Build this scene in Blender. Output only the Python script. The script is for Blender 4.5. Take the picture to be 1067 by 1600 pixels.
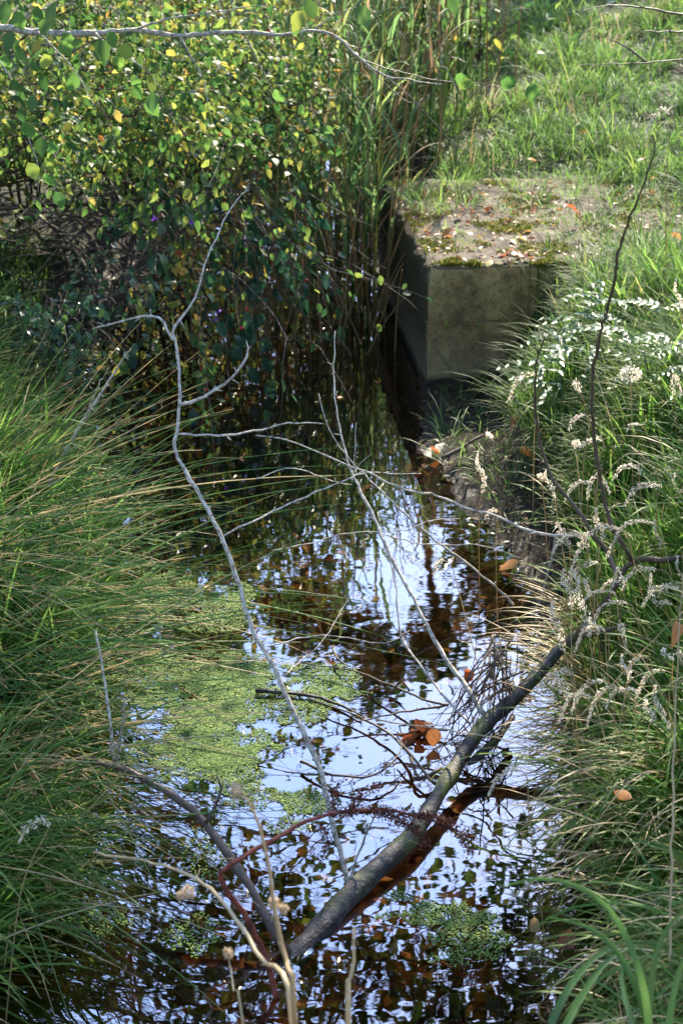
import bpy, math, random
import numpy as np
R = math.radians
rng = np.random.default_rng(7)
random.seed(7)
for o in list(bpy.data.objects): bpy.data.objects.remove(o)
C = bpy.context.scene.collection

# ------------------------------------------------------------------ camera, sky, sun, exposure
CAMH, PITCH, FPX = 2.3, R(27), 2462.0
cam = bpy.data.cameras.new('camera'); camo = bpy.data.objects.new('camera', cam); C.objects.link(camo)
camo.location = (0, 0, CAMH); camo.rotation_euler = (R(90) - PITCH, 0, 0)
cam.sensor_fit = 'VERTICAL'; cam.sensor_height = 22.3; cam.lens = 22.3 * FPX / 1600
cam.clip_start = .05; cam.clip_end = 500
cam.dof.use_dof = True; cam.dof.focus_distance = 3.9; cam.dof.aperture_fstop = 4.0
bpy.context.scene.camera = camo
SUN_EL, SUN_AZ = R(39.5), R(14)          # azimuth clockwise from +Y: the sun stands beyond the stream, a little to the right
w = bpy.data.worlds.new('World'); bpy.context.scene.world = w; w.use_nodes = True
nt = w.node_tree; nt.nodes.clear()
wo = nt.nodes.new('ShaderNodeOutputWorld'); bg = nt.nodes.new('ShaderNodeBackground')
sk = nt.nodes.new('ShaderNodeTexSky'); sk.sky_type = 'NISHITA'; sk.sun_disc = False
sk.sun_elevation = SUN_EL; sk.sun_rotation = SUN_AZ; sk.air_density = 1.3; sk.dust_density = 2.0
# thin bright cloud, thickest low down around the sun's side of the sky
def wn(t, **k):
    n = nt.nodes.new(t)
    for a, b in k.items(): setattr(n, a, b)
    return n
tcw = wn('ShaderNodeTexCoord'); nz = wn('ShaderNodeTexNoise'); nz.inputs['Scale'].default_value = 2.2; nz.inputs['Detail'].default_value = 6; nt.links.new(tcw.outputs['Generated'], nz.inputs['Vector'])
dt = wn('ShaderNodeVectorMath', operation='DOT_PRODUCT'); nt.links.new(tcw.outputs['Generated'], dt.inputs[0]); dt.inputs[1].default_value = (math.sin(SUN_AZ) * .88, math.cos(SUN_AZ) * .88, .46)
mr = wn('ShaderNodeMapRange', interpolation_type='SMOOTHSTEP'); nt.links.new(dt.outputs['Value'], mr.inputs[0]); mr.inputs[1].default_value = .55; mr.inputs[2].default_value = 1.0; mr.inputs[3].default_value = .03; mr.inputs[4].default_value = .95
cm = wn('ShaderNodeMapRange', interpolation_type='SMOOTHSTEP'); nt.links.new(nz.outputs['Fac'], cm.inputs[0]); cm.inputs[1].default_value = .30; cm.inputs[2].default_value = .62; cm.inputs[3].default_value = .45
mu = wn('ShaderNodeMath', operation='MULTIPLY'); nt.links.new(mr.outputs[0], mu.inputs[0]); nt.links.new(cm.outputs[0], mu.inputs[1])
mx = wn('ShaderNodeMix', data_type='RGBA'); nt.links.new(mu.outputs[0], mx.inputs[0]); nt.links.new(sk.outputs[0], mx.inputs[6]); mx.inputs[7].default_value = (9.0, 13.6, 26, 1)
nt.links.new(mx.outputs[2], bg.inputs[0]); bg.inputs[1].default_value = 0.11
nt.links.new(bg.outputs[0], wo.inputs[0])
sl = bpy.data.lights.new('sun', 'SUN'); sl.energy = 5.0; sl.angle = R(.53); sl.color = (1, .89, .68)
so = bpy.data.objects.new('sun', sl); C.objects.link(so)
so.rotation_euler = (R(90) - SUN_EL, 0, math.pi - SUN_AZ)
so.location = (0, 0, 12)
sc = bpy.context.scene
sc.view_settings.view_transform = 'Standard'; sc.view_settings.look = 'None'
sc.view_settings.exposure = 1.62; sc.view_settings.gamma = 1
sc.render.engine = 'CYCLES'
cy = sc.cycles
cy.max_bounces = 7; cy.diffuse_bounces = 3; cy.glossy_bounces = 3; cy.transmission_bounces = 3
cy.transparent_max_bounces = 12; cy.caustics_reflective = False; cy.caustics_refractive = False
cy.sample_clamp_indirect = 6; cy.use_denoising = True

# ------------------------------------------------------------------ helpers
def ray(px, py):
    u = (px - 533.5) / FPX; v = (800 - py) / FPX
    return np.array([u, math.cos(PITCH) + v * math.sin(PITCH), -math.sin(PITCH) + v * math.cos(PITCH)])
def at(px, py, z=0.0):            # where the sight line meets height z
    d = ray(px, py); t = (z - CAMH) / d[2]; return np.array([d[0] * t, d[1] * t, z])
def aty(px, py, y):               # where it meets distance y
    d = ray(px, py); t = y / d[1]; return np.array([d[0] * t, y, CAMH + d[2] * t])
def ss(x): x = np.clip(x, 0, 1); return x * x * (3 - 2 * x)
def unit(a): return a / np.maximum(np.linalg.norm(a, axis=-1, keepdims=True), 1e-9)

def tag(o, label=None, cat=None, group=None, kind=None):
    if label: o['label'] = label
    if cat: o['category'] = cat
    if group: o['group'] = group
    if kind: o['kind'] = kind
    return o
def empty(name, loc, label, cat, group=None):
    o = bpy.data.objects.new(name, None); C.objects.link(o); o.location = loc
    o.empty_display_size = .05
    return tag(o, label, cat, group)

class MB:                          # collects quads with two per-vertex values: rnd (one per piece) and along (0 root .. 1 tip)
    def __init__(s): s.v = []; s.q = []; s.r = []; s.t = []; s.n = 0
    def add(s, v, q, r, t):
        v = np.asarray(v, float).reshape(-1, 3); s.v.append(v); s.q.append(np.asarray(q, int).reshape(-1, 4) + s.n)
        s.r.append(np.broadcast_to(r, (len(v),)).astype(float)); s.t.append(np.broadcast_to(t, (len(v),)).astype(float)); s.n += len(v)
    def build(s, name, mat, parent=None, smooth=True, origin=None):
        me = bpy.data.meshes.new(name); v = np.concatenate(s.v); q = np.concatenate(s.q)
        off = np.array(origin if origin is not None else (parent.location if parent is not None and parent.parent is None else (0, 0, 0)), float)
        v = v - off
        me.vertices.add(len(v)); me.vertices.foreach_set('co', v.ravel())
        me.loops.add(q.size); me.loops.foreach_set('vertex_index', q.ravel())
        me.polygons.add(len(q)); me.polygons.foreach_set('loop_start', np.arange(0, q.size, 4))
        me.polygons.foreach_set('loop_total', np.full(len(q), 4))
        me.polygons.foreach_set('use_smooth', np.full(len(q), smooth))
        for nm, a in (('rnd', s.r), ('along', s.t)):
            at_ = me.attributes.new(nm, 'FLOAT', 'POINT'); at_.data.foreach_set('value', np.concatenate(a))
        me.update(calc_edges=True); me.validate(); me.materials.append(mat)
        o = bpy.data.objects.new(name, me); C.objects.link(o)
        if parent is not None: o.parent = parent
        elif origin is not None: o.location = origin
        return o

def curves(root, az, L, th0, th1, n, pw=1.5):
    """N arching centre lines; tilt from vertical runs th0 -> th1. returns (N, n+1, 3)"""
    root = np.asarray(root, float); N = len(root)
    s = (np.arange(n) + .5) / n
    th = th0[:, None] + (th1 - th0)[:, None] * s[None] ** pw
    d = np.stack([np.sin(th) * np.cos(az)[:, None], np.sin(th) * np.sin(az)[:, None], np.cos(th)], -1) * (L / n)[:, None, None]
    p = np.concatenate([np.zeros((N, 1, 3)), np.cumsum(d, 1)], 1) + root[:, None]
    return p
def ribbons(mb, P, W, az, rnd, twist=None, prof=None, floor=None):
    N, K, _ = P.shape; s = np.linspace(0, 1, K)
    if floor is not None:
        f = floor(P[..., 0], P[..., 1]); P = P.copy(); P[..., 2] = np.maximum(P[..., 2], f + .004 + .01 * rng.random((N, 1)))
    if prof is None: prof = (.55 + 1.2 * s) * (1 - s ** 2.2) + .03
    tw = az if twist is None else az + twist
    side = np.stack([-np.sin(tw), np.cos(tw), 0 * tw], -1)[:, None] * (W[:, None] * prof[None] * .5)[..., None]
    V = np.stack([P - side, P + side], 2).reshape(N, K * 2, 3)
    k = np.arange(K - 1) * 2
    q = np.stack([k, k + 1, k + 3, k + 2], -1)[None] + (np.arange(N) * K * 2)[:, None, None]
    mb.add(V, q, np.repeat(rnd, K * 2), np.tile(np.repeat(s, 2), N))
def tubes(mb, P, Rad, rnd, S=3):
    """N tubes of equal point count. Rad (N,K)"""
    N, K, _ = P.shape
    T = np.gradient(P, axis=1); T = unit(T)
    ref = np.where(np.abs(T[:, :1, 2:3]) > .8, np.array([[[1., .3, 0]]]), np.array([[[0, 0, 1.]]]))
    A = unit(np.cross(T, np.broadcast_to(ref, T.shape))); B = np.cross(T, A)
    a = np.arange(S) * 2 * math.pi / S
    V = P[:, :, None] + (A[:, :, None] * np.cos(a)[None, None, :, None] + B[:, :, None] * np.sin(a)[None, None, :, None]) * Rad[:, :, None, None]
    k = np.arange(K - 1)[:, None] * S; j = np.arange(S)[None]; j2 = (j + 1) % S
    q = np.stack([k + j, k + j2, k + S + j2, k + S + j], -1).reshape(-1, 4)[None] + (np.arange(N) * K * S)[:, None, None]
    mb.add(V.reshape(-1, 3), q, np.repeat(rnd, K * S), np.tile(np.repeat(np.linspace(0, 1, K), S), N))
def smooth_line(pts, rads, step=.02, wob=0.0):
    pts = np.asarray(pts, float); rads = np.asarray(rads, float)
    out = []; ro = []
    n = len(pts)
    for i in range(n - 1):
        p0, p1, p2, p3 = pts[max(i - 1, 0)], pts[i], pts[i + 1], pts[min(i + 2, n - 1)]
        m = max(2, int(np.linalg.norm(p2 - p1) / step))
        for j in range(m):
            t = j / m
            out.append(.5 * ((2 * p1) + (-p0 + p2) * t + (2 * p0 - 5 * p1 + 4 * p2 - p3) * t * t + (-p0 + 3 * p1 - 3 * p2 + p3) * t ** 3))
            ro.append(rads[i] * (1 - t) + rads[i + 1] * t)
    out.append(pts[-1]); ro.append(rads[-1]); out = np.array(out); ro = np.array(ro)
    if wob: out[1:-1] += rng.normal(0, wob, (len(out) - 2, 3))
    return out, ro
def tube(mb, pts, rads, S=8, rnd=None, bump=.08):
    pts = np.asarray(pts, float); rads = np.asarray(rads, float)
    K = len(pts); rr = rads * (1 + rng.normal(0, bump, K))
    pts = np.concatenate([pts[:1], pts, pts[-1:]]); rr = np.concatenate([[rads[0] * .05], rr, [rads[-1] * .05]])
    T = np.gradient(pts, axis=0); T[0] = T[1]; T[-1] = T[-2]; T = unit(T)
    A = np.zeros_like(T); a = np.array([1., .2, .1]) if abs(T[0][2]) > .7 else np.array([0, 0, 1.])
    for i in range(len(T)):
        a = a - T[i] * a.dot(T[i]); a /= max(np.linalg.norm(a), 1e-9); A[i] = a
    B = np.cross(T, A); an = np.arange(S) * 2 * math.pi / S
    lump = 1 + rng.normal(0, bump * .6, (len(pts), S))
    V = pts[:, None] + (A[:, None] * np.cos(an)[None, :, None] + B[:, None] * np.sin(an)[None, :, None]) * (rr[:, None] * lump)[..., None]
    k = np.arange(len(pts) - 1)[:, None] * S; j = np.arange(S)[None]; j2 = (j + 1) % S
    q = np.stack([k + j, k + j2, k + S + j2, k + S + j], -1).reshape(-1, 4)
    mb.add(V.reshape(-1, 3), q, rng.random() if rnd is None else rnd, np.repeat(np.linspace(0, 1, len(pts)), S))
LEAF = {  # stations along the midrib, half width
 'ovate': ([0, .22, .5, .78, 1], [.05, .8, 1, .6, .02]), 'lance': ([0, .3, .6, 1], [.1, 1, .8, .02]), 'simple': ([0, .45, 1], [.08, 1, .05])}
def leaves(mb, pos, d, nrm, L, ratio=.6, kind='ovate', fold=.25, curl=.25, rnd=None):
    N = len(pos); u, hw = map(np.array, LEAF[kind]); K = len(u)
    d = unit(d); side = unit(np.cross(nrm, d)); nn = np.cross(d, side)
    L = np.broadcast_to(L, (N,)); cu = curl * (rng.random(N) * 1.6 - .3)
    mid = pos[:, None] + d[:, None] * (u[None] * L[:, None])[..., None] - nn[:, None] * ((u ** 2)[None] * (cu * L)[:, None])[..., None]
    wv = (hw[None] * L[:, None] * ratio * .5)[..., None]
    lift = nn[:, None] * wv * fold
    V = np.stack([mid - side[:, None] * wv + lift, mid, mid + side[:, None] * wv + lift], 2)
    k = np.arange(K - 1) * 3
    q = np.concatenate([np.stack([k, k + 1, k + 4, k + 3], -1), np.stack([k + 1, k + 2, k + 5, k + 4], -1)])[None] + (np.arange(N) * K * 3)[:, None, None]
    if rnd is None: rnd = rng.random(N)
    mb.add(V.reshape(-1, 3), q, np.repeat(rnd, K * 3), np.tile(np.repeat(u, 3), N))
def rdir(n, zs=1.0):
    v = rng.normal(size=(n, 3)); v[:, 2] *= zs; return unit(v)

# ------------------------------------------------------------------ materials
def newmat(name):
    m = bpy.data.materials.new(name); m.use_nodes = True; m.node_tree.nodes.clear(); return m, m.node_tree
def ramp(nt, fac, cols):
    r = nt.nodes.new('ShaderNodeValToRGB'); e = r.color_ramp.elements
    while len(e) < len(cols): e.new(.5)
    for el, (p, c) in zip(e, cols): el.position = p; el.color = (*c, 1)
    nt.links.new(fac, r.inputs[0]); return r.outputs[0]
def noise(nt, scale, detail=4, vec=None, rough=.6, dist=0):
    n = nt.nodes.new('ShaderNodeTexNoise'); n.inputs['Scale'].default_value = scale; n.inputs['Detail'].default_value = detail
    n.inputs['Roughness'].default_value = rough; n.inputs['Distortion'].default_value = dist
    if vec is None:
        g = nt.nodes.new('ShaderNodeTexCoord'); mq = nt.nodes.new('ShaderNodeMapping'); nt.links.new(g.outputs['Object'], mq.inputs[0])
        mq.inputs['Location'].default_value = (3.37, 7.71, 5.13); mq.inputs['Rotation'].default_value = (.41, .67, .29); vec = mq.outputs[0]
    nt.links.new(vec, n.inputs['Vector']); return n.outputs['Fac']
def attr(nt, nm):
    a = nt.nodes.new('ShaderNodeAttribute'); a.attribute_name = nm; return a.outputs['Fac']
def mix(nt, fac, a, b, t='MIX'):
    m = nt.nodes.new('ShaderNodeMix'); m.data_type = 'RGBA'; m.blend_type = t
    for s, v in ((0, fac), (6, a), (7, b)):
        if isinstance(v, (int, float)): m.inputs[s].default_value = v
        elif isinstance(v, tuple): m.inputs[s].default_value = (*v, 1)
        else: nt.links.new(v, m.inputs[s])
    return m.outputs[2]
def mathn(nt, op, a, b=None):
    m = nt.nodes.new('ShaderNodeMath'); m.operation = op
    for i, v in ((0, a), (1, b)):
        if v is None: continue
        if isinstance(v, (int, float)): m.inputs[i].default_value = v
        else: nt.links.new(v, m.inputs[i])
    return m.outputs[0]
def bump(nt, h, strength, dist):
    b = nt.nodes.new('ShaderNodeBump'); b.inputs['Strength'].default_value = strength; b.inputs['Distance'].default_value = dist
    nt.links.new(h, b.inputs['Height']); return b.outputs[0]
def leafmat(name, cols, trans=.45, rough=.4, spec=.5, dry=None, gloss=True, mottle=14):
    """cols: ramp over rnd; dry: colour towards the tip; leaves let light through"""
    m, nt = newmat(name); out = nt.nodes.new('ShaderNodeOutputMaterial')
    c = ramp(nt, attr(nt, 'rnd'), cols)
    n = noise(nt, mottle, 3)
    c = mix(nt, ramp(nt, n, [(.35, (0, 0, 0)), (.7, (.45, .45, .45))]), c, mix(nt, 1.0, c, (.62, .6, .5), 'MULTIPLY'))
    if dry: c = mix(nt, ramp(nt, attr(nt, 'along'), [(.72, (0, 0, 0)), (1, (.8, .8, .8))]), c, dry)
    p = nt.nodes.new('ShaderNodeBsdfPrincipled'); p.inputs['Roughness'].default_value = rough; p.inputs['Specular IOR Level'].default_value = spec
    nt.links.new(c, p.inputs['Base Color'])
    tr = nt.nodes.new('ShaderNodeBsdfTranslucent'); h = nt.nodes.new('ShaderNodeHueSaturation')
    h.inputs['Saturation'].default_value = .98; h.inputs['Value'].default_value = 2.1; h.inputs['Hue'].default_value = .492
    nt.links.new(c, h.inputs['Color']); nt.links.new(h.outputs[0], tr.inputs[0])
    ms = nt.nodes.new('ShaderNodeMixShader'); ms.inputs[0].default_value = trans
    nt.links.new(p.outputs[0], ms.inputs[1]); nt.links.new(tr.outputs[0], ms.inputs[2]); nt.links.new(ms.outputs[0], out.inputs[0])
    return m
def barkmat(name, cols, rough=.6, sc_=30, bs=.4, moss=None, spec=.5):
    m, nt = newmat(name); out = nt.nodes.new('ShaderNodeOutputMaterial')
    n = noise(nt, sc_, 6, rough=.7); c = ramp(nt, n, cols)
    if moss:
        g = nt.nodes.new('ShaderNodeNewGeometry'); s = nt.nodes.new('ShaderNodeSeparateXYZ'); nt.links.new(g.outputs['Normal'], s.inputs[0])
        f = mathn(nt, 'MULTIPLY', ramp(nt, noise(nt, 7, 5), [(.5, (0, 0, 0)), (.62, (1, 1, 1))]), mathn(nt, 'GREATER_THAN', mathn(nt, 'ADD', s.outputs['Z'], mathn(nt, 'MULTIPLY', n, .6)), .1))
        c = mix(nt, mathn(nt, 'MULTIPLY', f, .75), c, moss)
    p = nt.nodes.new('ShaderNodeBsdfPrincipled'); p.inputs['Roughness'].default_value = rough; p.inputs['Specular IOR Level'].default_value = spec
    nt.links.new(c, p.inputs['Base Color']); nt.links.new(bump(nt, noise(nt, sc_ * 3, 4), bs, .004), p.inputs['Normal'])
    nt.links.new(p.outputs[0], out.inputs[0]); return m

M = {}
G1, G2, G3 = (.045, .125, .02), (.085, .20, .032), (.15, .26, .05)
M['grass'] = leafmat('grass_green', [(0, G1), (.35, G2), (.75, G3), (.9, (.16, .19, .04)), (.96, (.36, .27, .12)), (1, (.42, .33, .17))], .5, .5, .3, dry=(.14, .19, .05))
M['hair'] = leafmat('fine_grass_green', [(0, (.04, .10, .022)), (.6, (.085, .165, .035)), (.92, (.14, .22, .04)), (1, (.33, .27, .12))], .5, .5, .3)
M['woolly'] = leafmat('woolly_head', [(0, (.28, .21, .13)), (.5, (.42, .34, .24)), (1, (.55, .47, .36))], .4, .6)
M['darkscrap'] = leafmat('wet_leaf_scrap', [(0, (.03, .018, .01)), (.7, (.09, .045, .02)), (.9, (.2, .1, .04)), (1, (.35, .2, .09))], .1, .4)
M['moss'] = leafmat('moss_green', [(0, (.04, .05, .012)), (.5, (.11, .13, .02)), (1, (.22, .22, .035))], .25, .7, .2)
M['straw'] = leafmat('dead_straw', [(0, (.30, .21, .10)), (.5, (.42, .32, .17)), (1, (.52, .44, .29))], .3, .5)
M['rush'] = leafmat('rush_stem', [(0, (.06, .15, .04)), (.5, (.12, .24, .07)), (.78, (.24, .32, .13)), (.84, (.40, .36, .2)), (1, (.55, .48, .32))], .4, .38)
M['reed'] = leafmat('reed_green', [(0, (.045, .10, .035)), (.5, (.085, .16, .05)), (.9, (.16, .22, .07)), (1, (.28, .26, .1))], .5, .45, .35, dry=(.2, .2, .08))
M['drystem'] = leafmat('dead_reed', [(0, (.26, .16, .07)), (1, (.42, .3, .15))], .2, .5)
M['bush'] = leafmat('bush_leaf', [(0, (.03, .09, .02)), (.4, (.07, .14, .03)), (.7, (.15, .20, .035)), (.95, (.26, .25, .05)), (.99, (.30, .2, .05)), (1, (.33, .11, .03))], .5, .45, .3)
M['yellowleaf'] = leafmat('yellowing_leaf', [(0, (.07, .14, .02)), (.45, (.15, .2, .03)), (.75, (.38, .32, .05)), (1, (.45, .24, .06))], .5, .35)
M['darkleaf'] = leafmat('nightshade_leaf', [(0, (.015, .05, .028)), (.7, (.025, .075, .035)), (1, (.06, .11, .03))], .35, .28)
M['birch'] = leafmat('birch_leaf', [(0, (.045, .12, .025)), (.7, (.08, .17, .035)), (.93, (.2, .24, .04)), (1, (.4, .3, .05))], .5, .35)
M['canopy'] = leafmat('tree_leaf', [(0, (.02, .055, .012)), (.7, (.04, .085, .016)), (1, (.12, .13, .02))], .35, .4)
M['silver'] = leafmat('silverweed_leaf', [(0, (.05, .12, .04)), (.6, (.10, .18, .07)), (1, (.24, .3, .2))], .4, .36, .55)
M['duck'] = leafmat('duckweed_leaf', [(0, (.035, .085, .02)), (.5, (.095, .175, .04)), (.85, (.16, .24, .06)), (1, (.28, .33, .10))], .15, .6, .12)
M['fallen'] = leafmat('fallen_leaf', [(0, (.10, .035, .015)), (.35, (.3, .09, .025)), (.7, (.42, .17, .04)), (.85, (.45, .3, .12)), (1, (.5, .42, .12))], .3, .4, mottle=60)
M['paleleaf'] = leafmat('pale_fallen_leaf', [(0, (.30, .20, .09)), (.6, (.36, .27, .10)), (1, (.24, .26, .13))], .25, .4, mottle=60)
M['plume'] = leafmat('seed_plume', [(0, (.5, .42, .32)), (.5, (.66, .6, .5)), (1, (.78, .74, .66))], .45, .5)
M['dock'] = leafmat('rust_seed', [(0, (.045, .012, .008)), (.6, (.10, .025, .014)), (1, (.17, .05, .02))], .15, .6)
M['redstem'] = barkmat('red_stem', [(.36, (.07, .015, .01)), (.5, (.22, .04, .022)), (.66, (.32, .09, .05))], .6, 60, .8)
M['brownhead'] = leafmat('rush_flower', [(0, (.16, .075, .03)), (1, (.36, .2, .09))], .15, .6)
M['berry'] = leafmat('red_berry', [(0, (.45, .01, .006)), (1, (.5, .04, .01))], .05, .15)
M['purple'] = leafmat('purple_petal', [(0, (.14, .03, .4)), (1, (.2, .05, .5))], .3, .4)
M['greytwig'] = barkmat('grey_bare_bark', [(.34, (.13, .10, .08)), (.46, (.38, .33, .28)), (.56, (.60, .54, .48)), (.72, (.75, .71, .65))], .6, 90, .9)
M['browntwig'] = barkmat('brown_bark', [(.3, (.06, .038, .03)), (.6, (.13, .09, .07)), (.8, (.25, .2, .17))], .5, 40)
M['darktwig'] = barkmat('dark_bark', [(.3, (.035, .022, .016)), (.7, (.10, .065, .045))], .55, 30)
M['log'] = barkmat('log_bark', [(.3, (.014, .012, .011)), (.48, (.04, .035, .034)), (.6, (.09, .08, .08)), (.74, (.26, .24, .235))], .5, 45, 1.0, moss=(.11, .13, .03), spec=.4)
M['trunk'] = barkmat('tree_bark', [(.3, (.04, .03, .022)), (.7, (.12, .09, .07))], .8, 6)

# ------------------------------------------------------------------ ground
EY = np.array([-60, 1.2, 1.9, 2.3, 2.6, 2.9, 3.2, 3.6, 4.0, 4.5, 5.0, 5.5, 6.5, 8.5, 9.6, 10.2, 60])
XL = np.array([.0, .0, -.95, -.78, -.66, -.62, -.62, -.62, -.68, -.82, -1.0, -1.12, -.85, -.6, -.3, .2, .2])
XR = np.array([.0, .0, .48, .56, .56, .56, .56, .55, .55, .40, .25, .33, .24, -.05, -.2, -.2, -.2])
def xl(y): return np.interp(y, EY, XL)
def xr(y): return np.interp(y, EY, XR)
def vn(x, y, s, k=0):             # cheap smooth value noise
    return (np.sin(x * s * 1.7 + k * 3.1 + 1.3 * np.sin(y * s * .9 + k)) + np.sin(y * s * 2.1 + 1.7 * k + 1.1 * np.sin(x * s * 1.3 + 2 * k))) * .5
def height(x, y):
    x = np.asarray(x, float); y = np.asarray(y, float)
    wob = .04 * vn(x, y, 6) + .015 * vn(x, y, 23, 1)
    dR = x - xr(y) + wob; dL = xl(y) - x + wob
    mud = np.interp(y, [3.3, 4.0, 4.5, 5.2, 5.5, 5.8], [.0, .10, .20, .30, .22, .0])
    hR = .03 * ss(dR / .08) * (mud > .01) + .40 * ss((dR - mud) / .42) + .08 * np.maximum(dR - .5, 0) + .05 * np.maximum(y - 6.6, 0) * ss(dR / .6)
    hR = np.where((y > 5.45) & (y < 6.5) & (x < 1.6), np.minimum(hR, .47), hR)
    hL = .30 * ss(dL / .45) + .06 * np.maximum(dL - .5, 0)
    d = np.maximum(dR, dL)
    bed = -(.36 - .28 * np.exp(-((y - 4.2) / .5) ** 2)) * ss(-d / .25) - .01
    z = np.where(dR > 0, hR, np.where(dL > 0, hL, bed))
    far = .03 * vn(x, y, 1.1, 2) * ss(np.abs(d) / 1.5)
    return z + (d > 0) * (.012 * vn(x, y, 17, 3) + far) + .006 * vn(x, y, 41, 4)
def axis(a, b, st, lo, hi):
    m = list(np.arange(a, b, st)); s = st; x = a; L = []
    while x > lo: s *= 1.18; x -= s; L.append(x)
    s = st; x = m[-1]; H = []
    while x < hi: s *= 1.18; x += s; H.append(x)
    return np.array(L[::-1] + m + H)
def sheet(name, xs, ys, zf, mat):
    X, Y = np.meshgrid(xs, ys); mb = MB(); nx = len(xs)
    i = np.arange(len(ys) - 1)[:, None] * nx + np.arange(nx - 1)[None]
    q = np.stack([i, i + 1, i + nx + 1, i + nx], -1).reshape(-1, 4)
    mb.add(np.stack([X, Y, zf(X, Y)], -1), q, 0, 0)
    return mb.build(name, mat)
m, nt = newmat('soil'); out = nt.nodes.new('ShaderNodeOutputMaterial'); p = nt.nodes.new('ShaderNodeBsdfPrincipled')
g = nt.nodes.new('ShaderNodeNewGeometry'); sp = nt.nodes.new('ShaderNodeSeparateXYZ'); nt.links.new(g.outputs['Position'], sp.inputs[0])
dry = ramp(nt, noise(nt, 9, 6), [(.35, (.02, .015, .009)), (.5, (.035, .032, .014)), (.65, (.035, .055, .014))])
wet = ramp(nt, noise(nt, 14, 8), [(.38, (.025, .017, .010)), (.52, (.085, .048, .022)), (.64, (.32, .15, .05)), (.76, (.05, .03, .012))])
f = nt.nodes.new('ShaderNodeMapRange'); nt.links.new(sp.outputs['Z'], f.inputs[0]); f.inputs[1].default_value = -.02; f.inputs[2].default_value = .0
f2 = nt.nodes.new('ShaderNodeMapRange'); nt.links.new(sp.outputs['Z'], f2.inputs[0]); f2.inputs[1].default_value = .1; f2.inputs[2].default_value = .2
mudc = ramp(nt, noise(nt, 25, 6), [(.35, (.018, .013, .010)), (.7, (.05, .036, .028))])
nt.links.new(mix(nt, f.outputs[0], wet, mix(nt, f2.outputs[0], mudc, dry)), p.inputs['Base Color'])
rr = nt.nodes.new('ShaderNodeMapRange'); nt.links.new(sp.outputs['Z'], rr.inputs[0]); rr.inputs[1].default_value = .05; rr.inputs[2].default_value = .2; rr.inputs[3].default_value = .22; rr.inputs[4].default_value = .85
nt.links.new(rr.outputs[0], p.inputs['Roughness']); nt.links.new(bump(nt, noise(nt, 45, 8, rough=.75), .9, .03), p.inputs['Normal'])
nt.links.new(p.outputs[0], out.inputs[0])
ground = sheet('ground', axis(-2.4, 3.0, .03, -150, 150), axis(1.4, 9.5, .035, -60, 220), height, m)
tag(ground, 'brown soil of the two stream banks and the stream bed', 'ground', kind='structure')

# water: brown stained, clear to the bed, mirror like at low angles
m, nt = newmat('water'); out = nt.nodes.new('ShaderNodeOutputMaterial')
tc = nt.nodes.new('ShaderNodeTexCoord'); mp = nt.nodes.new('ShaderNodeMapping'); nt.links.new(tc.outputs['Object'], mp.inputs[0]); mp.inputs['Scale'].default_value = (1.0, 1.9, 1)
b1 = noise(nt, 6, 1, mp.outputs[0], .4, .3); b2 = noise(nt, 21, 1, mp.outputs[0], .4)
h = mathn(nt, 'ADD', b1, mathn(nt, 'MULTIPLY', b2, .13))
nb = bump(nt, h, 1.0, .00048)
gl = nt.nodes.new('ShaderNodeBsdfGlossy'); gl.inputs['Roughness'].default_value = .01; gl.inputs['Color'].default_value = (1, 1, 1, 1); nt.links.new(nb, gl.inputs['Normal'])
tr = nt.nodes.new('ShaderNodeBsdfTransparent'); tr.inputs[0].default_value = (.34, .245, .15, 1)
gg = nt.nodes.new('ShaderNodeNewGeometry'); dp = nt.nodes.new('ShaderNodeVectorMath'); dp.operation = 'DOT_PRODUCT'; nt.links.new(gg.outputs['Incoming'], dp.inputs[0]); nt.links.new(nb, dp.inputs[1])
fac = mathn(nt, 'ADD', mathn(nt, 'MULTIPLY', mathn(nt, 'POWER', mathn(nt, 'SUBTRACT', 1.0, mathn(nt, 'ABSOLUTE', dp.outputs['Value'])), 4.0), .86), .14)
ms = nt.nodes.new('ShaderNodeMixShader'); nt.links.new(fac, ms.inputs[0]); nt.links.new(tr.outputs[0], ms.inputs[1]); nt.links.new(gl.outputs[0], ms.inputs[2])
nt.links.new(ms.outputs[0], out.inputs[0])
water = sheet('water', np.linspace(-2.6, 1.2, 40), np.linspace(1.0, 10.8, 80), lambda X, Y: X * 0, m)
tag(water, 'dark brown still stream water reflecting sky and branches', 'water', kind='structure')

# ------------------------------------------------------------------ concrete block
m, nt = newmat('concrete'); out = nt.nodes.new('ShaderNodeOutputMaterial'); p = nt.nodes.new('ShaderNodeBsdfPrincipled')
g = nt.nodes.new('ShaderNodeNewGeometry'); sp = nt.nodes.new('ShaderNodeSeparateXYZ'); nt.links.new(g.outputs['Position'], sp.inputs[0]); sn = nt.nodes.new('ShaderNodeSeparateXYZ'); nt.links.new(g.outputs['Normal'], sn.inputs[0])
base = ramp(nt, noise(nt, 5, 12, rough=.78), [(.34, (.09, .07, .04)), (.45, (.34, .24, .115)), (.53, (.54, .39, .2)), (.68, (.72, .56, .33))])
pit = ramp(nt, noise(nt, 55, 3), [(.60, (0, 0, 0)), (.68, (1, 1, 1))])
base = mix(nt, mathn(nt, 'MULTIPLY', pit, .6), base, (.05, .04, .025))
sm_ = nt.nodes.new('ShaderNodeMapping'); t2 = nt.nodes.new('ShaderNodeTexCoord'); nt.links.new(t2.outputs['Object'], sm_.inputs[0]); sm_.inputs['Scale'].default_value = (1, 1, .15); sm_.inputs['Location'].default_value = (3.3, 2.7, 1.9)
stk = ramp(nt, noise(nt, 14, 5, sm_.outputs[0]), [(.4, (0, 0, 0)), (.6, (1, 1, 1))])
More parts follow.
